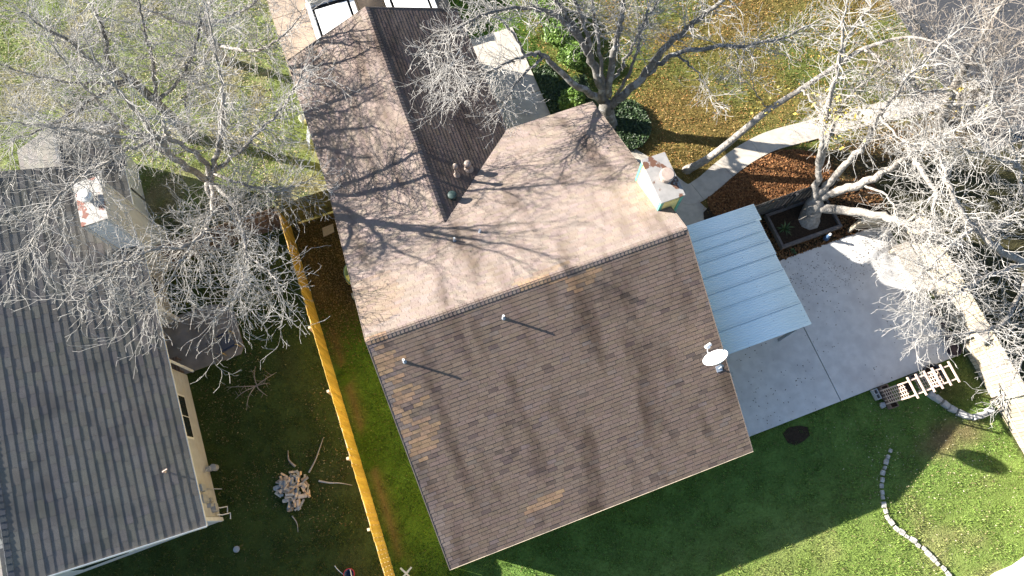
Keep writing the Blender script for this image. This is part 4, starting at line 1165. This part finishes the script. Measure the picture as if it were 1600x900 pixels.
# things seen at the lower edge by the yellow fence
bk = thing('toy_pail', 'blue pail with red rim standing on the grass left of the yellow fence', 'pail', (-3.5, -5.98, 0))
MB().lathe((-3.5, -5.98, 0), [(0.12, 0), (0.17, 0.3), (0.165, 0.3), (0.11, 0.02), (0, 0.02)], 18).build('body', MATS['blue_plastic'], bk, smooth=True)
MB().lathe((-3.5, -5.98, 0.29), [(0.165, 0), (0.195, 0.005), (0.195, 0.03), (0.165, 0.03)], 18, caps=False).build('rim', MATS['red_plastic'], bk)
b = MB(); b.tube([(-3.42, -6.13, 0.3), (-3.41, -6.02, 0.42), (-3.42, -5.84, 0.3)], 0.018, 6); b.build('handle', MATS['pvc_white'], bk)
stick('white_hoop', 'thin white wire hoop beside the blue pail', [(-3.95, -5.55, 0.0), (-3.85, -5.7, 0.18), (-3.72, -5.9, 0.2), (-3.62, -6.05, 0.0)], 0.02, 'pvc_white', 'hoop')
sw = thing('toy_windmill', 'small white garden windmill right of the yellow fence foot', 'windmill', (-1.62, -6.62, 0))
b = MB(); b.tube([(-1.62, -6.62, 0), (-1.62, -6.62, 0.62)], 0.014, 6); b.build('pole', MATS['pvc_white'], sw)
for k in range(4):
    a_ = k * math.pi / 2 + 0.5
    b = MB(); b.bar((-1.62, -6.62, 0.62), (-1.62 + 0.26 * math.cos(a_), -6.62 + 0.26 * math.sin(a_), 0.62 + 0.05 * (k % 2)), 0.06, 0.008); b.build('blade', MATS['pvc_white'], sw)

# things in the upper left yard along the house wall
wb = thing('white_bucket', 'white bucket standing by the west eave of the yellow house', 'bucket', (-0.35, 11.6, 0))
MB().lathe((-0.35, 11.6, 0), [(0.13, 0), (0.16, 0.36), (0.155, 0.36), (0.12, 0.02), (0, 0.02)], 18).build('body', MATS['pvc_white'], wb, smooth=True)
b = MB(); b.tube([(-0.5, 11.6, 0.33), (-0.44, 11.5, 0.4), (-0.28, 11.46, 0.4), (-0.2, 11.6, 0.33)], 0.008, 6); b.build('handle', MATS['galvanised'], wb)
wa = thing('wall_ladder', 'grey and blue folding step leaning by the west eave', 'ladder', (-0.2, 10.5, 0))
for dy in (-0.2, 0.2):
    b = MB(); b.bar((-0.5, 10.5 + dy, 0.0), (-0.02, 10.45 + dy, 1.5), 0.05, 0.03); b.build('side_rail', MATS['galvanised'], wa)
for k in range(5):
    z_ = 0.2 + k * 0.27
    b = MB(); b.bar((-0.5 + z_ * 0.32, 10.3, z_), (-0.5 + z_ * 0.32, 10.7, z_), 0.06, 0.02); b.build('tread', MATS['blue_plastic' if k == 4 else 'galvanised'], wa)

# ------------------------------------------------------------------ white trucks on the driveway
def truck(x, y, label):
    """pickup with covered bed, tail towards the house; x = centre, y = tail"""
    t = thing('pickup_truck', label, 'truck', (x, y + 2.7, 0), 'white trucks on the driveway')
    W_ = 1.0
    def B(x0, x1, y0, y1, z0_, z1_, nm, m, bev=0.03): return MB().box(x + x0, x + x1, y + y0, y + y1, z0_, z1_).build(nm, MATS[m], t, bevel=bev)
    B(-0.95, 0.95, 0.05, 5.4, 0.42, 0.82, 'body', 'car_white', 0.06)
    for s_ in (-1, 1):
        xa, xb = sorted((s_ * 1.0, s_ * 0.80))
        B(xa, xb, 0.02, 2.0, 0.8, 1.12, 'bed_side', 'car_white', 0.03)
    B(-0.82, 0.82, 0.04, 0.12, 0.8, 1.08, 'tailgate', 'car_white', 0.02)
    B(-0.83, 0.83, 0.13, 1.95, 0.78, 0.84, 'bed_floor', 'rubber', 0.0)
    B(-0.70, 0.70, 0.12, 1.5, 1.10, 1.16, 'bed_cover', 'car_white', 0.02)
    # cab, tapered
    vs = []
    for z_, ya, yb, hw in ((0.82, 2.0, 3.7, 0.94), (1.25, 2.02, 3.9, 0.92), (1.78, 2.25, 3.2, 0.72), (1.86, 2.45, 3.0, 0.62)):
        vs += [(x - hw, y + ya, z_), (x + hw, y + ya, z_), (x + hw, y + yb, z_), (x - hw, y + yb, z_)]
    fs = [(12, 13, 14, 15)]
    for k in range(3): fs += [(k * 4 + j, k * 4 + (j + 1) % 4, (k + 1) * 4 + (j + 1) % 4, (k + 1) * 4 + j) for j in range(4)]
    MB().add(vs, fs).build('cab', MATS['car_white'], t, bevel=0.03)
    b = MB(); b.add([(x - 0.78, y + 2.02, 1.3), (x + 0.78, y + 2.02, 1.3), (x + 0.66, y + 2.215, 1.73), (x - 0.66, y + 2.215, 1.73)], [(0, 1, 2, 3)]); b.build('rear_window', MATS['window_glass'], t)
    b = MB(); b.add([(x - 0.78, y + 3.88, 1.3), (x + 0.78, y + 3.88, 1.3), (x + 0.66, y + 3.28, 1.73), (x - 0.66, y + 3.28, 1.73)], [(3, 2, 1, 0)]); b.build('windshield', MATS['window_glass'], t)
    B(-0.9, 0.9, 3.9, 5.35, 0.8, 1.12, 'hood', 'car_white', 0.1)
    for s_ in (-1, 1):
        for yy in (0.95, 4.5):
            w = MB().tube([(x + s_ * 0.76, y + yy, 0.37), (x + s_ * 0.98, y + yy, 0.37)], 0.36, 20).build('wheel', MATS['rubber'], t)
            MB().tube([(x + s_ * 0.975, y + yy, 0.37), (x + s_ * 0.99, y + yy, 0.37)], 0.2, 16).build('rim', MATS['galvanised'], w)
        B(min(s_ * 0.95, s_ * 0.8), max(s_ * 0.95, s_ * 0.8), 0.0, 0.03, 0.62, 0.95, 'tail_light', 'tail_red', 0.0)
    B(-0.9, 0.9, -0.12, 0.02, 0.45, 0.62, 'bumper', 'galvanised', 0.02)
truck(2.28, 14.35, 'white pickup truck with flat bed cover nearest the west eave')
truck(5.50, 14.0, 'white pickup truck half hidden behind the roof wing, right of the other truck')
LIMBS = {
 'A1': [
  [(-4.41,8.93,0,0.21), (-4.28,8.82,1.8,0.18), (-3.76,8.75,3,0.15)],
  [(-3.76,8.75,3,0.11), (-2.65,8.64,5,0.08), (-1.91,8.84,6.5,0.06), (-1.42,9.3,8,0.04), (-1.07,9.78,9.3,0.02)],
  [(-3.76,8.75,3,0.11), (-3.8,8.86,4.5,0.085), (-4.25,8.65,6,0.065), (-4.91,8.12,7.3,0.05), (-6.07,8.34,8.2,0.035), (-7.11,8.56,8.8,0.02)],
  [(-3.76,8.75,3,0.08), (-2.19,8.57,4.2,0.06), (-0.95,8.56,5.2,0.05), (0.1,8.68,6,0.035), (0.79,9.1,6.5,0.02)],
  [(-4.25,8.65,6,0.06), (-5.21,7.94,6.8,0.05), (-6.49,6.86,7.6,0.04), (-7.1,5.78,8.1,0.03), (-7.55,4.59,8.5,0.015)],
  [(-3.98,8.68,2.5,0.08), (-3.89,6.47,4,0.065), (-4.33,5.15,5.2,0.055), (-5.54,4.85,6.2,0.045), (-6.33,3.99,7,0.03), (-7.03,3.41,7.4,0.012)],
  [(-3.98,8.68,2.5,0.08), (-3.02,6.4,4,0.06), (-2.81,4.13,5.2,0.045), (-3.19,2.65,6,0.03), (-3.9,1.99,6.3,0.015)],
  [(-3.76,8.75,3,0.06), (-2.48,7.22,4,0.045), (-1.5,6.3,4.6,0.03), (-0.23,6.13,5,0.015)],
  [(-4.1,8.7,2.8,0.13), (-4.25,8.35,5.4,0.105), (-4.05,8.2,7.6,0.075), (-3.9,8,9.9,0.03)],
  [(-4.2,8.45,4.6,0.09), (-4.9,8.9,6.4,0.07), (-5.1,9.1,8.2,0.05), (-5,9.3,10.2,0.02)],
  [(-4.1,8.3,6.2,0.07), (-3.5,7.6,7.6,0.05), (-3.1,7,9.2,0.02)],
  [(-4,8.2,7.7,0.05), (-4.3,8.9,8.9,0.035), (-4.2,9.5,10.2,0.012)],
  [(-4.9,8.95,6.6,0.05), (-5.3,8.1,7.8,0.035), (-5.4,7.5,9.2,0.012)],
  [(-2.81,4.13,5.2,0.04), (-2.13,3.05,5.6,0.03), (-2.02,2.07,5.8,0.015)],
  [(-4.33,5.15,5.2,0.04), (-4.85,3.91,6,0.03), (-5.62,3,6.4,0.015)],
 ],
 'A2': [
  [(-4.92,12.5,0,0.24), (-5.15,12.72,2,0.19), (-5.44,12.93,3.8,0.15)],
  [(-5.44,12.93,3.8,0.11), (-5.67,13.02,4.8,0.08), (-5.18,13,6,0.06), (-4.87,13.09,7.5,0.03)],
  [(-5.44,12.93,3.8,0.09), (-6.06,12.99,5,0.07), (-6.28,13.01,6.5,0.05), (-6.78,12.99,8,0.02)],
  [(-5.16,12.7,2.5,0.08), (-4.34,13.01,4.5,0.06), (-3.87,13.06,6,0.04), (-3.51,13.43,7,0.02)],
  [(-5.16,12.7,2.5,0.08), (-3.44,12.48,4,0.06), (-2.31,12.61,5.5,0.04), (-1.64,12.91,6.5,0.02)],
  [(-5.44,12.93,3.8,0.08), (-6.29,11.72,5,0.06), (-7.23,10.37,6,0.04), (-8.16,9.38,7,0.02)],
  [(-5.44,12.93,3.8,0.06), (-6.62,12.38,5,0.045), (-7.4,12.01,6.3,0.03), (-8.13,12.27,7,0.015)],
 ],
 'A3': [
  [(-2.76,15.65,0,0.2), (-2.73,15.41,1.4,0.17), (-2.6,15.05,3,0.14)],
  [(-2.6,15.05,3,0.09), (-1.77,14.71,4.5,0.06), (-1.04,14.27,6,0.03)],
  [(-2.6,15.05,3,0.09), (-1.1,14.28,4,0.06), (0.33,13.79,5,0.03)],
  [(-2.73,15.41,1.4,0.08), (-1.21,13.3,3,0.06), (0.2,12.44,4.2,0.04), (1.21,12.41,5.2,0.02)],
  [(-2.6,15.05,3,0.08), (-3.36,14.64,4.2,0.05), (-3.96,14.35,5.5,0.03), (-4.52,14.52,6.5,0.015)],
  [(-2.73,15.41,1.4,0.06), (-3.53,12.94,3,0.045), (-3.73,10.76,4.2,0.03), (-3.58,8.88,5,0.015)],
 ],
 'C': [
  [(11.5,7.02,0,0.36), (11.34,7.33,1.2,0.3)],
  [(11.32,7.43,1.3,0.15), (9.94,8.35,2.4,0.12), (9.18,8.92,3.4,0.095), (8.35,8.78,4,0.07), (6.6,7.99,4.9,0.045), (4.9,6.99,5.5,0.02)],
  [(9.18,8.92,3.4,0.06), (7.7,7.73,4.3,0.045), (6.65,6.48,4.9,0.02)],
  [(11.25,7.47,1.5,0.18), (10.84,8.18,3.3,0.15), (10.29,8.41,4.6,0.12), (9.47,8.72,5.8,0.09), (8.16,8.71,6.8,0.06), (6.4,8.38,7.4,0.04), (4.65,7.46,7.8,0.015)],
  [(6.6,7.99,4.9,0.04), (6.06,8.35,5.6,0.03), (5.03,7.9,6,0.015)],
  [(10.84,8.18,3.3,0.11), (10.18,8.56,5,0.08), (9.53,8.97,6.3,0.06), (9.08,9.14,7.5,0.03)],
  [(10.84,8.18,3.3,0.09), (10.5,8.44,5,0.07), (9.96,8.91,6.5,0.05)],
  [(11.34,7.52,1.6,0.09), (11.03,8.03,3.8,0.07), (10.8,8.54,5.6,0.05), (10.65,9.03,7,0.03)],
  [(11.44,7.49,1.6,0.15), (11.56,7.91,3.5,0.125), (11.69,8.15,5,0.1), (11.75,8.44,6.6,0.07)],
  [(11.6,7.72,2.3,0.07), (12.19,7.82,3.7,0.055), (12.48,7.91,5.1,0.045), (12.94,7.98,6,0.03)],
  [(11.58,7.33,1.3,0.075), (12.16,7.46,3,0.06), (12.38,7.71,4.5,0.05), (12.51,7.89,5.8,0.04)],
  [(11.48,7.24,1.2,0.19), (12.54,7.23,2.5,0.15), (13.23,7.2,4.2,0.12), (13.97,7.04,5.5,0.09), (14.66,6.78,6.8,0.06)],
  [(12.54,7.23,2.5,0.12), (13.38,7.18,3.5,0.1), (14.49,6.66,4.3,0.08), (16.09,5.72,5,0.05), (17.3,5.26,6,0.025)],
  [(13.73,6.94,3.8,0.05), (13.88,5.81,4.2,0.03), (13.76,4.67,4.5,0.012)],
  [(8.35,8.78,4,0.05), (8.01,9.22,5,0.04), (7.28,9.78,6,0.02)],
  [(6.4,8.38,7.4,0.04), (5.73,7.69,7.3,0.025), (4.75,6.78,7,0.01)],
 ],
 'D': [
  [(13.68,4.05,0,0.17), (14.45,3.91,0.9,0.15), (15.5,4.01,2.1,0.13), (16.3,4.11,3,0.12), (17.16,4.03,4,0.1), (18.24,4.04,5,0.085), (18.91,4,5.6,0.07), (19.88,3.5,6.4,0.05), (20.5,2.36,7,0.02)],
  [(17.16,4.03,4,0.05), (17.31,3.01,4.2,0.03), (17.16,2.25,4.2,0.012)],
  [(18.24,4.04,5,0.06), (18.5,4.54,6,0.04), (18.78,4.68,7,0.02)],
  [(18.91,4,5.6,0.05), (19.34,2.78,5.8,0.035), (19.52,1.4,5.8,0.015)],
  [(16.3,4.11,3,0.03), (15.88,4.78,3.6,0.02), (15.78,5.4,4,0.01)],
  [(19.88,3.5,6.4,0.04), (19.77,2.47,6,0.025), (19.17,1.41,5.6,0.01)],
 ],
 'R': [
  [(17.3,0.31,0,0.42), (17.4,0.67,0.9,0.34)],
  [(17.35,0.72,1,0.14), (17.45,1.46,2,0.12), (17.4,2.23,3.4,0.1), (17.36,3,5,0.08), (17.29,3.54,6.5,0.06), (17.23,4.39,8,0.03)],
  [(17.48,1.51,2,0.09), (17.78,2.31,3.5,0.07), (18.03,2.82,4.5,0.05), (18.65,2.98,5.5,0.02)],
  [(17.43,0.85,1.1,0.16), (18.05,1.14,2.2,0.13), (18.55,1.42,3.6,0.1), (18.6,1.74,5,0.08), (19.04,2.12,6.5,0.05), (19.57,2.29,8,0.02)],
  [(17.37,0.73,0.9,0.19), (17.89,0.71,1.5,0.17), (18.41,0.35,2.5,0.15), (19.03,0.29,3.7,0.11), (19.31,0.18,5,0.08), (19.87,0.01,6.2,0.05), (20.65,-0.05,7,0.02)],
  [(17.38,0.57,0.7,0.19), (17.95,0.04,1.2,0.17), (18.58,-0.79,2,0.155), (18.98,-1.62,2.8,0.13), (19.24,-2.52,3.8,0.09), (19.85,-2.97,5,0.05), (20.39,-3.16,6,0.02)],
  [(19.18,0.06,4.5,0.09), (19.01,-0.56,4.8,0.08), (18.91,-1.42,5,0.065), (18.22,-2.37,5,0.04), (17.54,-3.3,5,0.015)],
  [(18.98,-1.62,2.8,0.06), (18.18,-3.07,3.8,0.04), (17.21,-4.11,4.4,0.02)],
  [(18.41,0.35,2.5,0.05), (18.42,-0.75,3.5,0.035), (17.68,-1.82,4.2,0.015)],
  [(18.6,1.74,5,0.05), (18.29,0.71,5.6,0.035), (18.87,-0.72,6,0.015)],
 ],
 'K': [
  [(24.98,-6.05,0,0.28), (22.64,-4.97,2.5,0.22), (21.1,-4.51,4,0.18)],
  [(21.1,-4.51,4,0.14), (19.79,-3.85,5,0.12), (19.02,-2.98,5.5,0.1), (18.58,-1.99,6,0.08), (18.47,-0.85,6.5,0.04), (18.08,0.18,7,0.02)],
  [(21.1,-4.51,4,0.09), (19.11,-4.56,5,0.07), (17.59,-4.7,5.4,0.045), (16.06,-4.93,5.5,0.02)],
  [(21.64,-4.8,3.4,0.08), (19,-5.97,4.6,0.06), (17.55,-5.99,5,0.04), (15.89,-5.54,5.2,0.015)],
  [(21.64,-4.8,3.4,0.07), (19.53,-6.61,4.6,0.05), (18.39,-7.37,5,0.03), (17.51,-7.88,5,0.012)],
  [(22.64,-4.97,2.5,0.09), (21.77,-3.22,4.5,0.07), (21.04,-1.76,6,0.05), (20.25,-0.47,7.5,0.03), (19.58,0.72,8.5,0.015)],
  [(19.02,-2.98,5.5,0.06), (17.34,-3.54,5.8,0.04), (16.19,-3.99,5.8,0.015)],
  [(21.04,-1.76,6,0.05), (19.63,-1.21,6.8,0.03), (18.49,-0.79,7.2,0.015)],
  [(17.59,-4.7,5.4,0.03), (17.02,-4.08,5.8,0.02), (16.36,-3.47,6,0.01)],
 ],
 'F': [
  [(24.6,2.42,0,0.2), (24.13,2.85,2,0.17), (23.82,3.09,3.5,0.14)],
  [(23.82,3.09,3.5,0.09), (23.76,3.41,5,0.06), (23.55,3.63,6.5,0.03)],
  [(23.82,3.09,3.5,0.08), (21.78,3.57,5,0.05), (20.27,4.29,6.5,0.025)],
  [(24.13,2.85,2,0.07), (23.44,1.72,4,0.05), (23.33,1.26,5.5,0.025)],
  [(24.13,2.85,2,0.07), (21.28,2.52,4,0.05), (19.51,3.2,5.5,0.025)],
  [(23.82,3.09,3.5,0.06), (23.62,2.34,5,0.04), (23.84,2.15,6.2,0.02)],
  [(24.13,2.85,2,0.06), (22.46,0.97,4,0.045), (21.86,-0.5,5,0.02)],
 ],
}

# ------------------------------------------------------------------ trees: limbs laid out by hand, twigs grown on them
def grow(segs, p, d, L_, r, depth, rg, wig, up, kids, rmin):
    stack = [(p, d, L_, r, depth)]
    gauss, rnd = rg.gauss, rg.random
    while stack:
        (px, py, pz), (dx, dy, dz), L_, r, dep = stack.pop()
        n = max(3, int(L_ / 0.17))
        st = L_ / n
        for i in range(n):
            dx += gauss(0, wig); dy += gauss(0, wig); dz += gauss(0, wig) + up
            m = math.sqrt(dx * dx + dy * dy + dz * dz) or 1.0
            dx /= m; dy /= m; dz /= m
            qx, qy, qz = px + dx * st, py + dy * st, pz + dz * st
            if qz < 0.3: qz = 0.3
            ra = max(rmin, r * (1 - 0.75 * i / n)); rb_ = max(rmin * 0.8, r * (1 - 0.75 * (i + 1) / n))
            segs.append((px, py, pz, qx, qy, qz, ra, rb_))
            px, py, pz = qx, qy, qz
            if dep > 0 and i >= 1 and rnd() < kids[dep]:
                vx, vy, vz = gauss(0, 1), gauss(0, 1), gauss(0, 1)
                k = vx * dx + vy * dy + vz * dz
                vx -= k * dx; vy -= k * dy; vz -= k * dz
                m = math.sqrt(vx * vx + vy * vy + vz * vz) or 1.0
                s_ = rg.uniform(0.5, 1.3)
                stack.append(((px, py, pz), (dx + vx / m * s_, dy + vy / m * s_, dz + vz / m * s_), L_ * rg.uniform(0.3, 0.62) * (1 - 0.4 * i / n), max(rmin, r * 0.55), dep - 1))
def seg_mesh(name, segs, m, parent):
    S = np.array(segs)
    A_, B_ = S[:, 0:3], S[:, 3:6]
    D = B_ - A_
    D /= np.linalg.norm(D, axis=1)[:, None] + 1e-9
    ref = np.where(np.abs(D[:, 2:3]) < 0.8, np.array([[0, 0, 1.0]]), np.array([[1.0, 0, 0]]))
    U = np.cross(D, ref); U /= np.linalg.norm(U, axis=1)[:, None] + 1e-9
    V = np.cross(D, U)
    vs = []
    for P_, rr in ((A_, S[:, 6]), (B_, S[:, 7])):
        for k in range(3):
            t = 2 * math.pi * k / 3
            vs.append(P_ + (U * math.cos(t) + V * math.sin(t)) * rr[:, None])
    vv = np.stack(vs, 1).reshape(-1, 3)
    n = len(S)
    f = np.array([(0, 1, 4, 3), (1, 2, 5, 4), (2, 0, 3, 5)])
    F_ = (np.arange(n)[:, None, None] * 6 + f[None]).reshape(-1, 4)
    o0 = np.array(ORG[parent.name])
    return raw_mesh(name, vv - o0, F_, m, parent=parent, k=4, smooth=True)
NSEG = 0
def tree(key, name, label, bark, twig, seed, start=0.2, per_m=5.0, sec=(0.9, 2.0), kids={2: 0.72, 1: 0.85}, wig=0.16, up=0.015, out=0.5, trunk_n=1, rmin=0.0058, leafy=()):
    global NSEG
    rg = random.Random(seed)
    limbs = LIMBS[key]
    sparse = {'A1': (8, 9, 10, 11, 12)}.get(key, ())
    t = thing(name, label, 'tree', limbs[0][0][:3])
    b = MB()
    segs = []
    cx = sum(l[-1][0] for l in limbs) / len(limbs); cy = sum(l[-1][1] for l in limbs) / len(limbs)
    for li, l in enumerate(limbs):
        P = catmull(l, 7)
        wob = [0.0] * len(P)
        pts = []
        for i, q in enumerate(P):
            a_ = 0.035 if li >= trunk_n and 0 < i < len(P) - 1 else 0.0
            pts.append((q[0] + rg.gauss(0, a_), q[1] + rg.gauss(0, a_), q[2] + rg.gauss(0, a_)))
        rs = [max(0.008, float(q[3])) for q in P]
        if li == 0:
            rs[0] *= 1.35; rs[1] *= 1.15
            pts[0] = (pts[0][0], pts[0][1], -0.15)
        if li == 0 and len(l) < 4:
            e_ = [pts[-1][k] - pts[-2][k] for k in range(3)]
            m_ = math.dist(pts[-1], pts[-2]) + 1e-6
            for f_, g_ in ((0.12, 0.86), (0.24, 0.55), (0.3, 0.12)):
                pts.append(tuple(pts[len(P) - 1][k] + e_[k] / m_ * f_ for k in range(3))); rs.append(rs[len(P) - 1] * g_)
        b.tube(pts, rs, 9)
        if li < trunk_n: continue
        lens = [math.dist(pts[i], pts[i + 1]) for i in range(len(pts) - 1)]
        tot = sum(lens)
        acc = 0.0
        for i in range(len(pts) - 1):
            f0 = acc / tot
            acc += lens[i]
            if f0 < start or (li in sparse and f0 < 0.55): continue
            cnt = (1.3 if li in sparse else 3.9) * per_m * lens[i] * (0.55 + 0.75 * f0)
            n_ = int(cnt) + (1 if rg.random() < cnt % 1 else 0)
            dx, dy, dz = [(pts[i + 1][k] - pts[i][k]) / (lens[i] + 1e-6) for k in range(3)]
            for _ in range(n_):
                s_ = rg.random()
                p = tuple(pts[i][k] + (pts[i + 1][k] - pts[i][k]) * s_ for k in range(3))
                vx, vy, vz = rg.gauss(0, 1), rg.gauss(0, 1), rg.gauss(0, 0.8)
                m = math.sqrt(vx * vx + vy * vy + vz * vz)
                k_ = rg.uniform(0.6, 1.3)
                d = (dx * out + vx / m * k_, dy * out + vy / m * k_, dz * out * 0.6 + vz / m * k_)
                grow(segs, p, d, rg.uniform(*sec) * (1.15 - 0.45 * f0), max(rmin, min(0.018, rs[i] * 0.36)), 2, rg, wig, up, kids, rmin)
        d = tuple((pts[-1][k] - pts[-2][k]) / (lens[-1] + 1e-6) for k in range(3))
        for _ in range(3):
            grow(segs, pts[-1], tuple(x + rg.gauss(0, 0.35) for x in d), rg.uniform(*sec), max(rmin, rs[-1] * 0.8), 2, rg, wig, up, kids, rmin)
    b.build('trunk', MATS[bark], t, smooth=True)
    seg_mesh('crown', segs, MATS[twig], t)
    NSEG += len(segs)
    if leafy:
        L_ = []
        for (x, y, z, rr, n_) in leafy:
            for _ in range(n_): L_.append((rg.gauss(x, rr), rg.gauss(y, rr), rg.gauss(z, rr * 0.7)))
        L_ = np.array(L_) - np.array(ORG[t.name])
        o = leaves('leaf_cluster', L_[:, 0], L_[:, 1], L_[:, 2], 0.055, [(0.55, 0.45, 0.10), (0.62, 0.53, 0.17), (0.45, 0.33, 0.07)], None, m='leaf_litter', tilt=0.9)
        o.parent = t
        o['kind'] = 'stuff'
    return t
tree('A1', 'bare_tree', 'bare silver twigged tree behind the brown fence reaching over the grey chimney', 'bark', 'twig', 1, per_m=4.3)
tree('A2', 'bare_tree', 'bare tree with dark upright trunk in the upper left yard', 'bark_dark', 'twig', 2, per_m=5.4)
tree('A3', 'bare_tree', 'bare tree between the tan driveway and the upper left yard', 'bark', 'twig', 3, per_m=3.6)
tree('C', 'bare_tree', 'many limbed bare tree fanning up from the top corner of the brown roof', 'bark_dark', 'twig', 4, start=0.52, per_m=5.5, sec=(0.7, 1.5))
tree('D', 'leaning_tree', 'slender leaning tree growing beside the yellow chimney with yellow leaves', 'bark', 'twig', 5, start=0.4, per_m=4.6,
     leafy=((16.0, 4.3, 3.2, 0.28, 90), (17.0, 4.4, 3.5, 0.3, 60), (17.9, 2.6, 4.3, 0.45, 230), (18.1, 4.4, 5.3, 0.3, 40)))
tree('R', 'spreading_tree', 'thick trunked spreading bare tree growing from the raised timber bed', 'bark', 'twig', 6, start=0.38, per_m=4.6, sec=(0.7, 1.6))
tree('K', 'bare_tree', 'white twigged bare tree leaning in over the pale fence from the right', 'bark', 'twig', 7, start=0.2, per_m=4.6, sec=(0.7, 1.4), up=0.0)
tree('F', 'bare_tree', 'bare tree with scattered yellow leaves by the street in the upper right', 'bark', 'twig_brown', 8, per_m=4.6, sec=(1.0, 2.1),
     leafy=((21.5, 3.2, 4.5, 0.4, 80), (20.6, 2.6, 4.0, 0.35, 60), (22.4, 1.6, 4.2, 0.4, 60)))

# ------------------------------------------------------------------ shrubs and ground cover
def shrub(name, label, x, y, rx, ry, h, n, cols, size=0.05, group=None):
    t = thing(name, label, 'shrub', (x, y, 0), group)
    a_ = nrg.normal(0, 1, (n, 3)); a_ /= np.linalg.norm(a_, axis=1)[:, None]
    rr = nrg.uniform(0.45, 1.0, n) ** 0.5 * (0.75 + 0.35 * vnoise(a_[:, 0] * 2 + x, a_[:, 1] * 2 + a_[:, 2] * 3, 0.7, 41))
    P = a_ * rr[:, None] * np.array([rx, ry, h * 0.52]) + np.array([0, 0, h * 0.5])
    P[:, 2] = np.maximum(P[:, 2], 0.04)
    o = leaves('foliage', P[:, 0], P[:, 1], P[:, 2], size, cols, None, m='shrub_leaf', tilt=0.8)
    o.parent = t
    b = MB()
    for k in range(6):
        q = 2 * math.pi * k / 6
        b.tube([(x, y, 0), (x + 0.25 * rx * math.cos(q), y + 0.25 * ry * math.sin(q), h * 0.35), (x + 0.6 * rx * math.cos(q), y + 0.6 * ry * math.sin(q), h * 0.7)], [0.025, 0.018, 0.008], 5)
    b.build('stem', MATS['bark_dark'], t)
    return t
GREEN = [(0.12, 0.20, 0.035), (0.09, 0.16, 0.03), (0.16, 0.25, 0.05)]
shrub('round_shrub', 'round bright green shrub in the corner by the tree fork', 10.35, 8.35, 0.62, 0.6, 1.0, 2600, GREEN)
shrub('hedge_shrub', 'bright green hedge shrub farthest up the row by the entry walk', 11.05, 12.9, 0.75, 0.8, 1.1, 2600, GREEN, group='hedge shrubs by the entry walk')
shrub('hedge_shrub', 'bright green hedge shrub in the middle of the row by the entry walk', 11.1, 11.6, 0.8, 0.8, 1.1, 2600, GREEN, group='hedge shrubs by the entry walk')
shrub('hedge_shrub', 'bright green hedge shrub nearest the house in the row by the entry walk', 11.3, 10.4, 0.8, 0.7, 1.0, 2600, GREEN, group='hedge shrubs by the entry walk')
shrub('small_weed', 'small bright green weed under the bare twigs at far left', -9.3, 16.0, 0.35, 0.35, 0.4, 500, GREEN, size=0.04)
DARK = [(0.035, 0.065, 0.022), (0.05, 0.085, 0.028), (0.028, 0.05, 0.02)]
x, y = scatter(16000, 9.45, 11.4, 6.9, 10.6, lambda x, y: (nrg.random(len(x)) < 0.8) & ~((x > 10.3) & (y > 9.6)))
leaves('ivy_cover', x, y, nrg.uniform(0.05, 0.28, len(x)), 0.045, DARK, 'dark ivy ground cover along the shaded entry walk', m='ivy_leaf', tilt=0.6, cat='ground cover')
x, y = scatter(12000, 11.2, 13.4, 5.6, 8.2, lambda x, y: ((x - 12.2) / 1.0) ** 2 + ((y - 6.75) / 1.15) ** 2 < 0.8 + 0.3 * vnoise(x, y, 0.5, 43))
leaves('vine_cover', x, y, nrg.uniform(0.05, 0.26, len(x)), 0.045, DARK, 'dark green vine round the foot of the many limbed tree', m='ivy_leaf', tilt=0.6, cat='ground cover')
x, y = scatter(5000, -6.9, -2.3, 7.4, 9.4, lambda x, y: nrg.random(len(x)) < vnoise(x, y, 0.8, 44))
leaves('weed_cover', x, y, nrg.uniform(0.02, 0.22, len(x)), 0.04, DARK + [(0.10, 0.15, 0.04)], 'low green weeds behind the brown fence', m='ivy_leaf', tilt=0.6, cat='ground cover')
